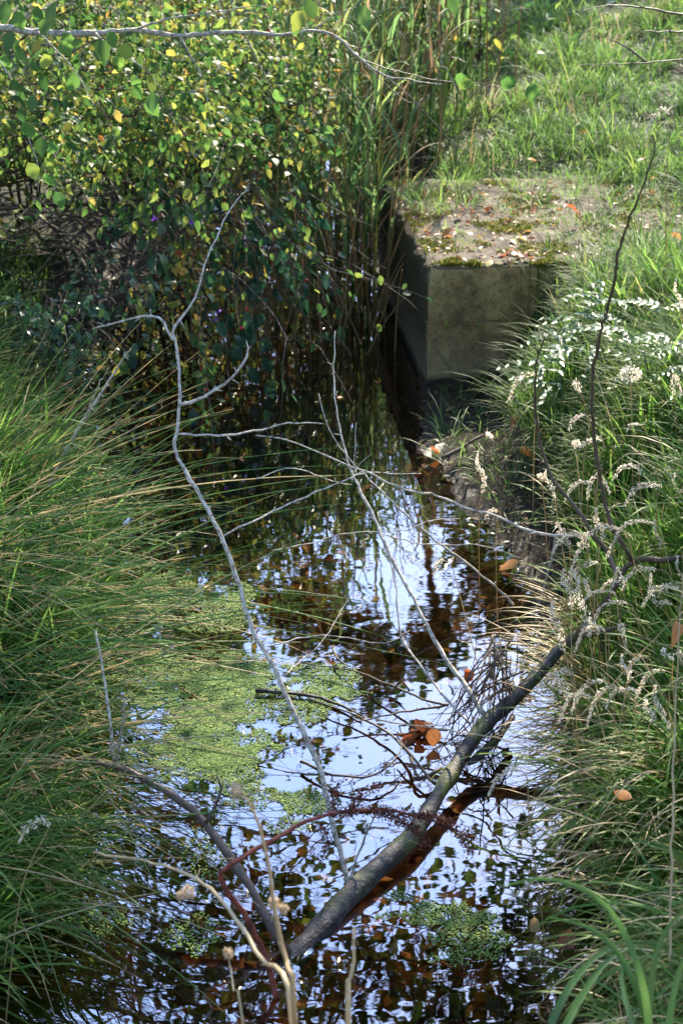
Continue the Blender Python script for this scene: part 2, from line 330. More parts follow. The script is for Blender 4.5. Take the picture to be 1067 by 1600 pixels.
big = ramp(nt, noise(nt, 2.6, 3), [(.38, (.8, .76, .66)), (.62, (1.15, 1.12, 1.0))])
base = mix(nt, 1.0, base, big, 'MULTIPLY')
base = mix(nt, mathn(nt, 'MULTIPLY', stk, .2), base, (.07, .085, .045))
alg_shade = nt.nodes.new('ShaderNodeMapRange'); nt.links.new(sn.outputs['X'], alg_shade.inputs[0]); alg_shade.inputs[1].default_value = -.2; alg_shade.inputs[2].default_value = -.6
base = mix(nt, mathn(nt, 'MULTIPLY', alg_shade.outputs[0], .93), base, (.028, .03, .010))  # left side: dark algae, with that side's shade also painted into the colour
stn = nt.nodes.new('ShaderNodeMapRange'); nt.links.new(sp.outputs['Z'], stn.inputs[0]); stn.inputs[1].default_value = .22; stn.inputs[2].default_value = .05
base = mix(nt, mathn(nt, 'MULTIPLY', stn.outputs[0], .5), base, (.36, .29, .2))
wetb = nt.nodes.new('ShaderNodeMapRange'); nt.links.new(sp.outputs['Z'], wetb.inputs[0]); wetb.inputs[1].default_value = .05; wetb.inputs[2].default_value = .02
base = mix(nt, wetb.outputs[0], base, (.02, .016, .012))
up = mathn(nt, 'GREATER_THAN', sn.outputs['Z'], .6)
topc = ramp(nt, noise(nt, 9, 10, rough=.75), [(.36, (.04, .028, .018)), (.46, (.11, .08, .05)), (.52, (.19, .155, .11)), (.57, (.10, .11, .02)), (.68, (.17, .18, .025))])
base = mix(nt, up, base, topc)
nt.links.new(base, p.inputs['Base Color']); p.inputs['Roughness'].default_value = .85
nt.links.new(bump(nt, noise(nt, 30, 9, rough=.75), .9, .03), p.inputs['Normal']); nt.links.new(p.outputs[0], out.inputs[0])
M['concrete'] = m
def concrete_block():
    A = at(662, 608, .0); zt = .475
    B = at(612, 316, zt); F = at(667, 418, zt)
    yb = 6.75; xb = B[0] + (B[0] - F[0]) / (B[1] - F[1]) * (yb - B[1])
    fl = (F[0], F[1]); bl = (xb, yb); fr_ = (F[0] + 1.15, F[1] + .10); br = (xb + 1.2, yb)
    root = empty('concrete_block', (fl[0], fl[1], 0), 'weathered concrete block with mossy leaf strewn top and horizontal casting line', 'concrete block')
    n = 60; mb = MB()
    # profile from under the ground up the face with a groove at the casting line, a worn edge, then across the top
    def ring(side, nn):
        a, b = side; out_ = np.array([b[1] - a[1], -(b[0] - a[0])]); out_ = out_ / np.linalg.norm(out_)
        s = np.linspace(0, 1, nn)
        zz = [-.25, -.05, .02, .08, .14, .20, .25, .254, .256, .2575, .2595, .261, .263, .268, .32, .38, .43, zt - .02, zt - .006, zt]
        ins = [0, 0, 0, 0, 0, 0, 0, 0, .0005, .0035, .0035, .0005, 0, 0, 0, 0, .001, .003, .010, .03]
        V = []
        for z, i in zip(zz, ins):
            j = .004 * vn(s * 9 + z * 30, s * 0 + z * 13, 2) + rng.normal(0, .0012, nn)
            if z > zt - .03: j = j + .018 * np.maximum(vn(s * 14, s * 3, 1.3, 5), 0) + .012 * np.maximum(vn(s * 40, s * 9, 1.3, 2), 0)
            V.append(np.stack([a[0] + (b[0] - a[0]) * s - out_[0] * (i + j), a[1] + (b[1] - a[1]) * s - out_[1] * (i + j), np.full(nn, z) + (rng.normal(0, .0015, nn) if z > .4 else 0)], -1))
        return np.array(V)
    V = np.concatenate([ring((bl, fl), 50), ring((fl, fr_), 60)], 1)      # left side then front, shared corner rounded by blending
    c = 50
    for i in range(V.shape[0]):
        mid = (V[i, c - 1] + V[i, c]) / 2; V[i, c - 1] = V[i, c] = mid
        V[i, c - 1:c + 1, :2] += np.array([.006, .006])
    K, N = V.shape[:2]
    i = np.arange(K - 1)[:, None] * N + np.arange(N - 1)[None]
    mb.add(V, np.stack([i, i + 1, i + N + 1, i + N], -1), 0, 0)
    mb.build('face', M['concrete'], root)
    # top slab surface, meets the worn edge
    mb = MB(); E = V[-1]
    L_ = E[:50][::-1]; Fr = E[50:]
    nu, nv = 60, 50
    U, W_ = np.meshgrid(np.linspace(0, 1, nu), np.linspace(0, 1, nv))
    fx = np.stack([np.interp(U, np.linspace(0, 1, len(Fr)), Fr[:, k]) for k in range(3)], -1)
    lx = np.stack([np.interp(W_, np.linspace(0, 1, len(L_)), L_[:, k]) for k in range(3)], -1)
    P_ = fx + lx - Fr[0]
    P_[..., 2] = zt + .006 * vn(P_[..., 0], P_[..., 1], 12, 2) * np.minimum(U * W_ * 60, 1) - .001
    i = np.arange(nv - 1)[:, None] * nu + np.arange(nu - 1)[None]
    mb.add(P_, np.stack([i, i + 1, i + nu + 1, i + nu], -1), 0, 0); mb.build('top', M['concrete'], root)
    return fl, bl, fr_, br, zt
fl, bl, fr_, br, ZT = concrete_block()
def on_block(x, y):
    xe = np.interp(y, [fl[1], bl[1]], [fl[0], bl[0]]); return (x > xe + .02) & (x < fr_[0]) & (y > fl[1] + .02) & (y < bl[1])
def surf(x, y): return np.where(on_block(x, y), np.maximum(height(x, y), ZT), height(x, y))
def surfw(x, y): return np.maximum(surf(x, y), 0)

# ------------------------------------------------------------------ grass
def scatter(n, x0, x1, y0, y1, ok):
    P_ = []; c = 0
    while c < n:
        x = rng.uniform(x0, x1, n * 2); y = rng.uniform(y0, y1, n * 2); k = ok(x, y) ; x, y = x[k], y[k]
        P_.append(np.stack([x, y, surf(x, y) - .01], -1)); c += len(x)
        if len(P_) > 60: break
    return np.concatenate(P_)[:n]
def turf(name, mat, root, Lm, Ls, W, th0, th1, label, seg=5, azb=None, azs=9., bias=None, rndpow=1.0, tuft=0, patch=1.):
    N = len(root)
    az = rng.uniform(0, 2 * math.pi, N) if azb is None else azb + rng.normal(0, azs, N)
    tl_ = 1.
    if tuft:                      # blades gather in tufts and spray outwards
        c = root[rng.integers(0, N, max(3, N // tuft))]; idx = np.zeros(N, int)
        for i in range(0, N, 2000): idx[i:i + 2000] = np.argmin(((root[i:i + 2000, None, :2] - c[None, :, :2]) ** 2).sum(-1), 1)
        o = root[:, :2] - c[idx, :2]; root = root.copy(); root[:, :2] = c[idx, :2] + o * .55; root[:, 2] += .0
        out_ = np.arctan2(o[:, 1], o[:, 0]) + rng.normal(0, .6, N)
        az = out_ if azb is None else np.arctan2(np.sin(out_) + .75 * np.sin(az), np.cos(out_) + .75 * np.cos(az))
        tl_ = rng.uniform(.65, 1.35, len(c))[idx]; tb = rng.uniform(-.14, .14, len(c))[idx]
    L = tl_ * np.maximum(Lm * (1 + Ls * rng.normal(size=N)), Lm * .3) * (1 + .35 * patch * vn(root[:, 0], root[:, 1], 4, 6))
    a = rng.uniform(*th0, N); b = a + rng.uniform(*th1, N)
    P_ = curves(root, az, L, a, b, seg, 1.4)
    r = rng.random(N) ** rndpow * .75 + .25 * (vn(root[:, 0], root[:, 1], 2.5, 9) * .5 + .5)
    if tuft: r = np.where(r > .93, r, np.clip(r + tb, 0, .93))
    mb = MB(); ribbons(mb, P_, W * rng.uniform(.6, 1.4, N), az, r, twist=rng.uniform(-.9, .9, N), floor=surfw)
    return tag(mb.build(name, mat), label, 'grass', kind='stuff')
rightok = lambda x, y: (x - xr(y) > .06 + np.interp(y, [3.3, 4.0, 4.6, 5.2, 5.5], [0, .1, .26, .3, .25])) & ~on_block(x, y) & ~((y > fl[1]) & (y < bl[1]) & (x < fr_[0]))
leftok = lambda x, y: (xl(y) - x > .03)
vis = lambda x, y: np.abs(x) < .26 * y + .35
azR = lambda r: np.where(r[:, 0] - xr(r[:, 1]) < .5, math.pi, math.pi)      # lean towards the water
r_ = scatter(12500, .4, 1.9, 1.7, 4.3, lambda x, y: rightok(x, y) & vis(x, y))
turf('grass', M['grass'], r_, .21, .35, .0070, (.05, .6), (.3, 1.6), 'long bright green and straw mixed grass on the near right bank', 7, math.pi * 1.1, 1.6, rndpow=1.0, tuft=45)
r_ = scatter(700, .4, 1.9, 1.7, 4.3, lambda x, y: rightok(x, y) & vis(x, y))
turf('grass', M['straw'], r_, .25, .35, .0036, (.1, .9), (.2, 1.6), 'dead straw blades tangled through the near right bank', 7, math.pi * 1.1, 1.7)
r_ = scatter(2000, .4, 1.1, 1.8, 3.0, lambda x, y: rightok(x, y) & (x - xr(y) < .26))
turf('grass', M['grass'], r_, .28, .3, .0075, (.2, .7), (1.2, 2.3), 'drooping green and tan grass hanging over the lower right water edge', 9, math.pi * 1.15, .8, rndpow=.8, tuft=60)
r_ = scatter(420, .4, 1.1, 1.8, 3.0, lambda x, y: rightok(x, y) & (x - xr(y) < .22))
turf('grass', M['straw'], r_, .33, .3, .0042, (.2, .8), (1.3, 2.4), 'tan dead blades hanging to the lower right water', 9, math.pi * 1.12, .6)
r_ = scatter(260, .4, .9, 3.1, 4.1, lambda x, y: rightok(x, y) & (x - xr(y) < .15))
turf('grass', M['straw'], r_, .24, .35, .004, (.5, 1.1), (.4, 1.4), 'pale straw leaning over the sunlit water edge', 7, math.pi * .95, .5)
r_ = scatter(13000, .5, 2.4, 4.1, 5.6, lambda x, y: rightok(x, y) & vis(x, y))
turf('grass', M['hair'], r_, .19, .3, .0030, (.2, .7), (.6, 1.7), 'dense fine green grass mound below the concrete block', 7, math.pi * 1.15, .8, rndpow=1.3, tuft=90)
r_ = scatter(3000, .5, 2.4, 4.1, 5.8, lambda x, y: rightok(x, y) & vis(x, y) & (x - xr(y) > .45))
turf('grass', M['grass'], r_, .20, .3, .007, (.05, .5), (.3, 1.3), 'taller broad bladed grass beside the silvery leaves', 6, rndpow=1.0, tuft=30)
r_ = scatter(36000, -.3, 3.6, 6.7, 9.6, lambda x, y: rightok(x, y) & vis(x, y))
turf('grass', M['hair'], r_, .10, .35, .0050, (.05, .9), (.3, 1.7), 'soft tufted grass slope behind the concrete block', 4, rndpow=1.2, patch=1.8, tuft=55)
r_ = scatter(420, .1, 3.6, 6.7, 9.6, lambda x, y: rightok(x, y) & vis(x, y) & (vn(x, y, 2.3, 8) > .1))
turf('grass', M['straw'], r_, .15, .5, .0035, (.05, .5), (.1, 1.2), 'patches of dead straw in the slope grass', 5, tuft=25)
r_ = scatter(8000, 1.0, 3.6, 5.6, 6.8, lambda x, y: ~on_block(x, y) & vis(x, y) & (x > fl[0] + .78 + .12 * vn(x, y, 5)))
r_[:, 2] = np.maximum(r_[:, 2], np.where(r_[:, 0] < fr_[0], .45, -1))
turf('grass', M['hair'], r_, .13, .35, .0046, (.05, .8), (.3, 1.6), 'yellow green grass at the right end of the concrete block', 5, rndpow=.8, tuft=50)
r_ = scatter(26000, .2, 6.5, 9.4, 15, lambda x, y: vis(x, y) & (x > -.2))
turf('grass', M['hair'], r_, .12, .35, .009, (.05, .8), (.3, 1.6), 'distant sunlit grass at the top of the slope', 3, rndpow=1.0, patch=1.8, tuft=50)
r_ = scatter(2600, .2, 1.5, 5.6, 6.75, lambda x, y: on_block(x, y) & ((y > 6.15 + .25 * vn(x, y, 7)) | (x > fl[0] + .5 + .14 * vn(x, y, 9))))
turf('grass', M['hair'], r_, .075, .5, .0035, (.1, .9), (.3, 1.5), 'short sparse grass tufts growing on the concrete top', 4, rndpow=.6, tuft=60)
r_ = scatter(350, .3, .9, 4.3, 5.5, lambda x, y: (x > xr(y) + .05) & ~rightok(x, y))
turf('grass', M['hair'], r_, .10, .4, .004, (.2, .9), (.4, 1.6), 'few thin grass blades growing out of the wet mud', 5, tuft=14)
def moss(n, ok, label, L=.014):
    r_ = scatter(n, .15, 1.6, 5.5, 6.8, ok); r_[:, 2] = np.maximum(r_[:, 2], ZT) - .002; N = len(r_)
    P_ = curves(r_, rng.uniform(0, 6.28, N), L * rng.uniform(.5, 1.6, N), rng.uniform(0, .8, N), rng.uniform(.5, 1.5, N), 2)
    mb = MB(); ribbons(mb, P_, .005 * rng.uniform(.6, 1.4, N), rng.uniform(0, 6.28, N), rng.random(N)); tag(mb.build('moss', M['moss']), label, 'moss', kind='stuff')
moss(9000, lambda x, y: on_block(x, y) & (vn(x, y, 9, 3) + .5 * vn(x, y, 25, 1) > .25), 'yellow green moss cushions on the concrete top')
moss(2200, lambda x, y: on_block(x, y) & (y < fl[1] + .06 + .03 * vn(x, y, 30, 2)) & (vn(x, y, 13, 5) > -.2), 'ragged moss along the front edge of the concrete', .02)
# left bank
r_ = scatter(9500, -2.2, -.6, 2.0, 5.2, lambda x, y: leftok(x, y) & vis(x, y))
turf('grass', M['grass'], r_, .23, .35, .0085, (.1, .8), (.3, 1.7), 'bright green grass on the left bank among the rushes', 6, .15, 1.8, rndpow=1.2, tuft=50)
r_ = scatter(900, -2.2, -.6, 2.0, 5.2, lambda x, y: leftok(x, y) & vis(x, y))
turf('grass', M['straw'], r_, .26, .35, .0032, (.3, 1.1), (.1, 1.1), 'pale dead blades lying through the left bank grass', 6, -.1, 1.4)
r_ = scatter(1500, -1.2, -.5, 1.9, 2.9, lambda x, y: (xl(y) - x > .0) & (xl(y) - x < .25))
turf('grass', M['grass'], r_, .20, .35, .0055, (.2, .9), (.5, 1.7), 'green grass blades trailing over the lower left water edge', 7, -.2, .8, rndpow=1.6)
r_ = scatter(6000, -3, -1.2, 4.9, 6.4, lambda x, y: leftok(x, y) & vis(x, y))
turf('grass', M['hair'], r_, .12, .35, .004, (.1, .6), (.4, 1.5), 'short shaded grass under the bush on the left bank', 4, rndpow=1.6)
r_ = scatter(2500, -.9, 1.0, .9, 1.75, lambda x, y: height(x, y) > 0)
turf('grass', M['grass'], r_, .14, .35, .0055, (.1, .6), (.4, 1.5), 'grass on the near bank below the viewer', 5)

r_ = scatter(9000, -1.9, -.75, 3.2, 5.2, lambda x, y: leftok(x, y) & vis(x, y))
turf('grass', M['hair'], r_, .19, .3, .0042, (.1, .8), (.4, 1.6), 'fine light green grass covering the upper left bank', 6, -.2, 1.2, rndpow=.8, tuft=60)
# ------------------------------------------------------------------ rush tussocks on the left bank
def head_cluster(mb, p, d, n, s, L):
    n = int(n); pos = p + rng.normal(0, s * .8, (n, 3)); leaves(mb, pos, rdir(n) + d * .3, rdir(n), L * .8 * rng.uniform(.6, 1.3, n), .5, 'simple')
# x, y, stems, length, heading, least and greatest starting tilt, extra droop
tus = [(-1.12, 4.85, 34, .40, -.1, .3, 1.1, .4), (-1.02, 4.25, 70, .48, -.15, .4, 1.3, .4), (-.98, 3.8, 120, .62, -.4, .8, 1.5, .4), (-.90, 3.4, 150, .72, -.5, .9, 1.6, .45), (-.86, 3.0, 140, .66, -.55, .9, 1.6, .5), (-.82, 2.65, 70, .5, -.4, .6, 1.5, .6), (-1.15, 3.6, 70, .75, -.4, .9, 1.5, .4)]
tl = ['upright green rush tussock farthest back on the left bank', 'rush tussock with brown flower tufts beside the dark pool', 'large rush tussock leaning across the upper duckweed',
      'dense rush tussock spraying over the main duckweed patch', 'straw streaked rush tussock above the lower duckweed', 'sparse rush tussock at the dark lower left corner', 'rush tussock set back behind the leaning ones']
for (x, y, n, L, hd, t0, t1, dr), lab in zip(tus, tl):
    n = int(n * .8)
    z = float(surfw(x, y)) + .02
    root = empty('rush_tussock', (x, y, z), lab, 'rush tussock', 'rush tussocks along the left bank')
    rt = np.stack([x + rng.normal(0, .12, n), y + rng.normal(0, .15, n), np.full(n, z - .02) + rng.uniform(0, .08, n)], -1)
    az = rng.normal(hd, .5, n); Ls = L * rng.uniform(.55, 1.2, n); a = rng.uniform(t0, t1, n); b = a + rng.uniform(.05, dr, n); Ls[::5] *= 1.35
    P_ = curves(rt, az, Ls, a, b, 7, 1.3); P_[..., 2] = np.maximum(P_[..., 2], surfw(P_[..., 0], P_[..., 1]) + .01 + .03 * rng.random((n, 1)))
    rad = (.0020 * rng.uniform(.7, 1.3, n))[:, None] * (1 - .8 * np.linspace(0, 1, 8)[None] ** 2)
    mb = MB(); rn = rng.random(n); tubes(mb, P_, rad, rn, 4); mb.build('stems', M['rush'], root)
    for i in rng.choice(n, max(5, n // 12), replace=False):
        mb = MB(); head_cluster(mb, P_[i, 5], unit(P_[i, 6] - P_[i, 5]), 22, .006, .008); mb.build('flower_tuft', M['brownhead'], root)
    mb = MB(); k = max(n // 3, 24); rt = np.stack([x + rng.normal(0, .10, k), y + rng.normal(0, .12, k), np.full(k, z - .02)], -1); az = rng.normal(hd, .7, k)
    a = rng.uniform(t0, t1, k); Pd = curves(rt, az, L * rng.uniform(.5, 1.25, k), a, a + rng.uniform(.1, .8, k), 6)
    Pd[..., 2] = np.maximum(Pd[..., 2], surfw(Pd[..., 0], Pd[..., 1]) + .008)
    tubes(mb, Pd, np.full((k, 7), .0014) * (1 - .6 * np.linspace(0, 1, 7)[None]), rng.random(k), 3); mb.build('dead_thatch', M['straw'], root)

# ------------------------------------------------------------------ reeds behind the pool
def reed(x, y, h, dead, label, grp):
    z = max(float(height(x, y)), 0.)
    root = empty('reed', (x, y, z), label, 'reed', grp)
    az = rng.uniform(0, 6.28); a = rng.uniform(0, .12)
    P_ = curves(np.array([[x, y, z]]), np.array([az]), np.array([h]), np.array([a]), np.array([a + rng.uniform(.05, .3)]), 9)
    mb = MB(); tubes(mb, P_, np.linspace(.0042, .0018, 10)[None] * rng.uniform(.8, 1.2), rng.random(1), 5); mb.build('stem', M['drystem'] if dead else M['reed'], root)
    n = rng.integers(3, 5) if dead else rng.integers(7, 11)
    t = np.sort(rng.uniform(.18 if not dead else .3, 1, n)); pos = np.stack([np.interp(t * 9, np.arange(10), P_[0, :, k]) for k in range(3)], -1)
    la = (az + np.arange(n) * math.pi + rng.normal(0, .7, n)); La = rng.uniform(.25, .5, n) * (1 - .3 * t); b = rng.uniform(.25, .7, n)
    Q = curves(pos, la, La, b, b + rng.uniform(.5, 1.7, n), 7, 1.6)
    s = np.linspace(0, 1, 8); mb = MB(); ribbons(mb, Q, rng.uniform(.009, .020, n) * (.6 if dead else 1), la, rng.random(n), twist=rng.uniform(-.5, .5, n), prof=np.minimum(1, .5 + s * 3) * (1 - s ** 2) + .02)
    mb.build('foliage', M['drystem'] if dead else M['reed'], root); return root
k = 0
for i in range(280):
    y = rng.uniform(6.1, 9.0); x = rng.uniform(-.28, .36) + (y - 6.2) * .12 * rng.normal() + .06 * (y - 6.2)
    if y > 6.8: x += rng.uniform(-.5, .55)
    if x > np.interp(y, [fl[1], 6.8, 7.2, 9.5], [fl[0] - .03, bl[0] - .03, .55, 1.0]): continue
    dead = rng.random() < .36
    reed(x, y, rng.uniform(1.0, 1.5) * (.95 if dead else 1), dead,
         'dry tan reed stem with a few shrivelled leaves behind the pool' if dead else 'green reed with arching ribbon leaves standing behind the pool',
         'dead reeds behind the pool' if dead else 'green reeds behind the pool')
    k += 1

for i in range(70):
    y = rng.uniform(7.6, 9.4); x = rng.uniform(-1.4, .9)
    reed(x, y, rng.uniform(1.3, 1.9), True, 'tall pale tan reed at the back of the stand', 'tall dead reeds at the back of the stand')
for i in range(75):               # short dead stems at the foot of the reeds
    y = rng.uniform(5.9, 6.9); x = rng.uniform(-.45, .22)
    if x > np.interp(y, [fl[1], 6.8], [fl[0] - .04, bl[0] - .04]): continue
    root = empty('reed', (x, y, 0), 'broken tan reed stalk leaning at the foot of the reeds', 'reed', 'broken reed stalks at the foot of the reeds')
    a = rng.uniform(.02, .5); P_ = curves(np.array([[x, y, -.05]]), np.array([rng.normal(-1.6, 1.6)]), np.array([rng.uniform(.35, .9)]), np.array([a]), np.array([a + rng.uniform(0, .6)]), 6)
    mb = MB(); tubes(mb, P_, np.linspace(.0042, .0022, 7)[None] * rng.uniform(.7, 1.2), rng.random(1), 5); mb.build('stem', M['drystem'], root)

# ------------------------------------------------------------------ woody plants
def grow(start, d, L, r, lv, spread=.5, grav=-.05, kids=5, wob=.12, out=None, anchors=None, step=6, tipf=.25, kmin=.25):
    """list of (pts, radii); anchors: leaf places on the last two levels"""
    d = d / np.linalg.norm(d); pts = [np.array(start, float)]; st = L / step
    for i in range(step):
        d = d + rng.normal(0, wob, 3) + np.array([0, 0, grav]); d /= np.linalg.norm(d); pts.append(pts[-1] + d * st)
    pts = np.array(pts); rad = np.linspace(r, r * tipf, step + 1); out.append((pts, rad))
    if lv <= 1: 
        for i in range(1, step + 1): anchors.append((pts[i], d))
    if lv == 0: return
    for j in range(kids):
        t = rng.uniform(kmin, 1) * step; i = min(int(t), step - 1); p = pts[i] + (pts[i + 1] - pts[i]) * (t - i)
        dd = unit(pts[i + 1] - pts[i]) + rng.normal(0, spread, 3)
        grow(p, dd, L * rng.uniform(.3, .6), max(rad[i] * .6, .0012), lv - 1, spread, grav, kids, wob, out, anchors, step, tipf, .1)
def woody(name, part, lines, mat, root, S=5, maxn=None):
    mb = MB()
    K = len(lines[0][0]); P_ = np.array([l[0] for l in lines]); Rd = np.array([l[1] for l in lines])
    tubes(mb, P_, Rd, rng.random(len(P_)), S); return mb.build(part, mat, root)
def foliage(part, anchors, mat, root, per, L, ratio=.62, kind='ovate', spread=.03, droop=.3, rpow=1., rfun=None):
    A = np.array([a[0] for a in anchors]); D = np.array([a[1] for a in anchors])
    A = np.repeat(A, per, 0); D = np.repeat(D, per, 0); n = len(A)
    pos = A + rng.normal(0, spread, (n, 3)); dd = unit(D * .6 + rdir(n) * .8 + np.array([0, 0, -droop]))
    nr = unit(rdir(n) * .7 + np.array([0, -.2, .8]))
    r = rng.random(n) ** rpow
    if rfun is not None: r = rfun(pos, r)
    mb = MB(); leaves(mb, pos, dd, nr, L * rng.uniform(.45, 1.5, n), ratio, kind, rnd=r, curl=.6); return mb.build(part, mat, root)
def berries(mb, pts, r):
    for p in pts:
        a = np.linspace(0, math.pi, 6)
        P_ = np.array(p) + np.stack([0 * a, 0 * a, -np.cos(a) * r], -1)
        tubes(mb, P_[None], (np.sin(a) * r + 1e-5)[None], rng.random(1), 7)

def thicket(name, label, cat, bases, targets, r0, lv, kids, spread, leafmat_, per, L, ratio, twig, wob=.14, grav=-.03, rpow=1., kind='ovate', berryn=0, droop=.3, keep=None, lsp=.03, stuffgroup=None):
    b0 = np.array(bases).mean(0); root = empty(name, tuple(b0), label, cat)
    lines, anch = [], []
    for b in bases:
        for tg in targets:
            tg_ = np.array(tg) + rng.normal(0, .12, 3); d = tg_ - np.array(b); Ln = np.linalg.norm(d)
            grow(b, d + np.array([0, 0, Ln * .25]), Ln * 1.08, r0 * rng.uniform(.6, 1.2), lv, spread, grav - .06, kids, wob * .6, lines, anch)
    if keep is not None: anch = [a for a in anch if keep(a[0])]; lines = [l for l in lines if keep(l[0][-1]) or l[1][0] > r0 * .5]
    woody(name, 'stems', lines, twig, root)
    if per: foliage('foliage', anch, leafmat_, root, per, L, ratio, kind, lsp, droop, rpow)
    if berryn:
        idx = rng.choice(len(anch), berryn)
        for i in idx: mb = MB(); berries(mb, [anch[i][0] + rng.normal(0, .01, 3)], .008); mb.build('berry', M['berry'], root)
    return root, anch
T3 = lambda l: [tuple(aty(*q)) for q in l]
# main rose and hawthorn bush
upper = lambda p: (.86 if p[1] < 6.4 and p[0] > -1.5 else .5) + .12 * vn(p[0], p[1], 5) < p[2] < 1.45 and p[0] < -.02
notblock = lambda p: .03 < p[2] < 1.45 and p[0] < .0
thicket('hawthorn_bush', 'big hawthorn bush with tangled brown stems and small green and yellow leaves', 'bush',
        [(-1.9, 7.0, .2), (-1.4, 6.8, .1), (-2.3, 6.3, .3), (-1.0, 7.6, .1), (-2.6, 7.0, .3)],
        T3([(40, 40, 6.6), (120, 130, 5.9), (60, 220, 5.6), (180, 60, 6.4), (240, 170, 5.9), (310, 90, 6.6), (20, 120, 6.0), (330, 210, 5.9), (150, 300, 5.5), (380, 120, 6.4), (100, 330, 7.2), (220, 300, 7.2), (20, 300, 6.9), (340, 300, 7.4)]),
        .011, 2, 5, .55, M['bush'], 4, .030, .6, M['darktwig'], rpow=1.3, keep=upper)
thicket('rose_bush', 'arching rose bush hung with small red hips over the pool', 'bush',
        [(-1.2, 6.9, .05), (-.8, 7.3, .05)],
        T3([(300, 260, 5.9), (400, 60, 6.6), (430, 180, 6.2), (470, 100, 6.6), (350, 40, 6.9), (380, 250, 6.0), (260, 330, 5.8)]),
        .009, 2, 4, .5, M['bush'], 5, .026, .6, M['darktwig'], rpow=1.3, berryn=34, keep=upper)
thicket('yellowing_shrub', 'yellow and green leaved shrub hanging beside the reeds', 'shrub',
        [(-.55, 6.9, .03)], T3([(440, 300, 5.9), (470, 330, 5.85), (430, 350, 5.8), (490, 270, 6.0), (455, 395, 5.8)]),
        .007, 1, 4, .5, M['yellowleaf'], 4, .036, .6, M['darktwig'], berryn=10, keep=notblock)
# leafless tangle underneath
root = empty('bramble_tangle', (-1.3, 6.4, .1), 'leafless tangle of brown bramble stems under the bush above the pool', 'brambles')
lines, anch = [], []
for i in range(270):
    b = (rng.uniform(-3.0, -.25), rng.uniform(5.7, 7.3), rng.uniform(.02, .25)); az = rng.normal(-.4, 1.0)
    grow(b, np.array([math.cos(az), math.sin(az) * .5, rng.uniform(.15, .9)]), rng.uniform(.5, 1.3), rng.uniform(.002, .005), 1, .45, -.13, 3, .14, lines, anch, step=9)
lines = [l for l in lines if l[0][:, 2].min() > .0]
woody('', 'stems', lines, M['browntwig'], root)
# purple flowered creeper trailing down to the water
root, anch = thicket('nightshade_creeper', 'dark blue green creeper with heart shaped leaves red berries and purple flowers', 'creeper',
        [(-.75, 6.2, .5), (-.45, 6.2, .6)], T3([(330, 330, 5.55), (290, 400, 5.5), (320, 500, 5.4), (480, 440, 5.6), (400, 380, 5.5), (500, 470, 5.6), (340, 240, 5.6), (450, 230, 5.7), (300, 540, 5.35), (470, 380, 5.6)]),
        .003, 1, 2, .35, M['darkleaf'], 1, .05, .68, M['darktwig'], keep=notblock, lsp=.03, droop=.9, berryn=16)
mb = MB()
for px, py in ((242, 342), (345, 487), (338, 500), (300, 345)):
    p = aty(px, py, 5.42); n = 6; leaves(mb, np.repeat(p[None], n, 0), rdir(n), rdir(n), .016, .4, 'simple')
mb.build('flowers', M['purple'], root)
# small leafed spray at the left
thicket('dog_rose_sapling', 'small sapling with neat rounded green leaflets at the left edge', 'sapling',
        [(-1.32, 5.2, .25)], T3([(40, 420, 5.0), (90, 450, 4.95), (120, 500, 4.9), (60, 520, 4.9), (140, 560, 4.9), (20, 480, 5.0), (130, 470, 5.0)]),
        .004, 1, 4, .4, M['darkleaf'], 3, .027, .66, M['browntwig'], rpow=.4, keep=lambda p: p[2] > .05, lsp=.02)
thicket('trailing_vine', 'thin vine with tiny green leaves dangling to the pool surface', 'vine',
        [(-.6, 5.9, .9)], T3([(400, 440, 5.3), (385, 590, 5.1), (400, 620, 5.0), (430, 560, 5.2)]), .0022, 1, 2, .3, M['bush'], 2, .028, .6, M['browntwig'], rpow=2, keep=lambda p: p[2] > .04, lsp=.015)

# traced branches -------------------------------------------------------------
def branch(root, part, pts, rads, mat, S=8, spurs=0, rnd=None, wob=.0012, leafy=None, step=.022):
    P_, rr = smooth_line(pts, rads, step, wob); mb = MB(); tube(mb, P_, rr, S, rnd)
    for _ in range(spurs if len(P_) > 5 else 0):
        i = rng.integers(2, len(P_) - 2); d = unit(rdir(1)[0] + .6 * unit(P_[i + 1] - P_[i])); L = rng.uniform(.006, .022)
        tube(mb, [P_[i], P_[i] + d * L * .6, P_[i] + d * L], [rr[i] * .6, rr[i] * .4, .0008], 5)
    return mb.build(part, mat, root)
def pix(l, y0, y1, z=None):      # pixel list laid between depths y0 and y1
    L = np.concatenate([[0], np.cumsum([math.dist(l[i], l[i + 1]) for i in range(len(l) - 1)])]); L = L / L[-1]
    return np.array([aty(px, py, y0 + (y1 - y0) * s) for (px, py), s in zip(l, L)])
lin = lambda a, b, n: np.linspace(a, b, n)
# tall bare stick
b0 = at(545, 1378, .03)
stem = [(545, 1380), (530, 1325), (515, 1265), (500, 1205), (475, 1145), (450, 1095), (425, 1037), (400, 995), (380, 935), (357, 865), (325, 797), (290, 735), (273, 700), (277, 675), (281, 625), (280, 590), (274, 530), (272, 512), (305, 465), (325, 400), (350, 345), (382, 300)]
yb = b0[1]; root = empty('bare_sapling', (b0[0], yb, 0), 'tall crooked bare grey stick leaning left with two side twigs', 'dead sapling')
P_ = pix(stem, yb, 3.55); P_[0][2] = .02
branch(root, 'main_stem', P_, np.interp(lin(0, 1, len(P_)), [0, .6, 1], [.0062, .0043, .0015]), M['greytwig'], spurs=30)
branch(root, 'twig', pix([(272, 531), (260, 515), (250, 497), (220, 494), (180, 505), (145, 514)], 3.32, 3.45), [.004, .0036, .003, .0026, .002, .0012], M['greytwig'], 6, 8)
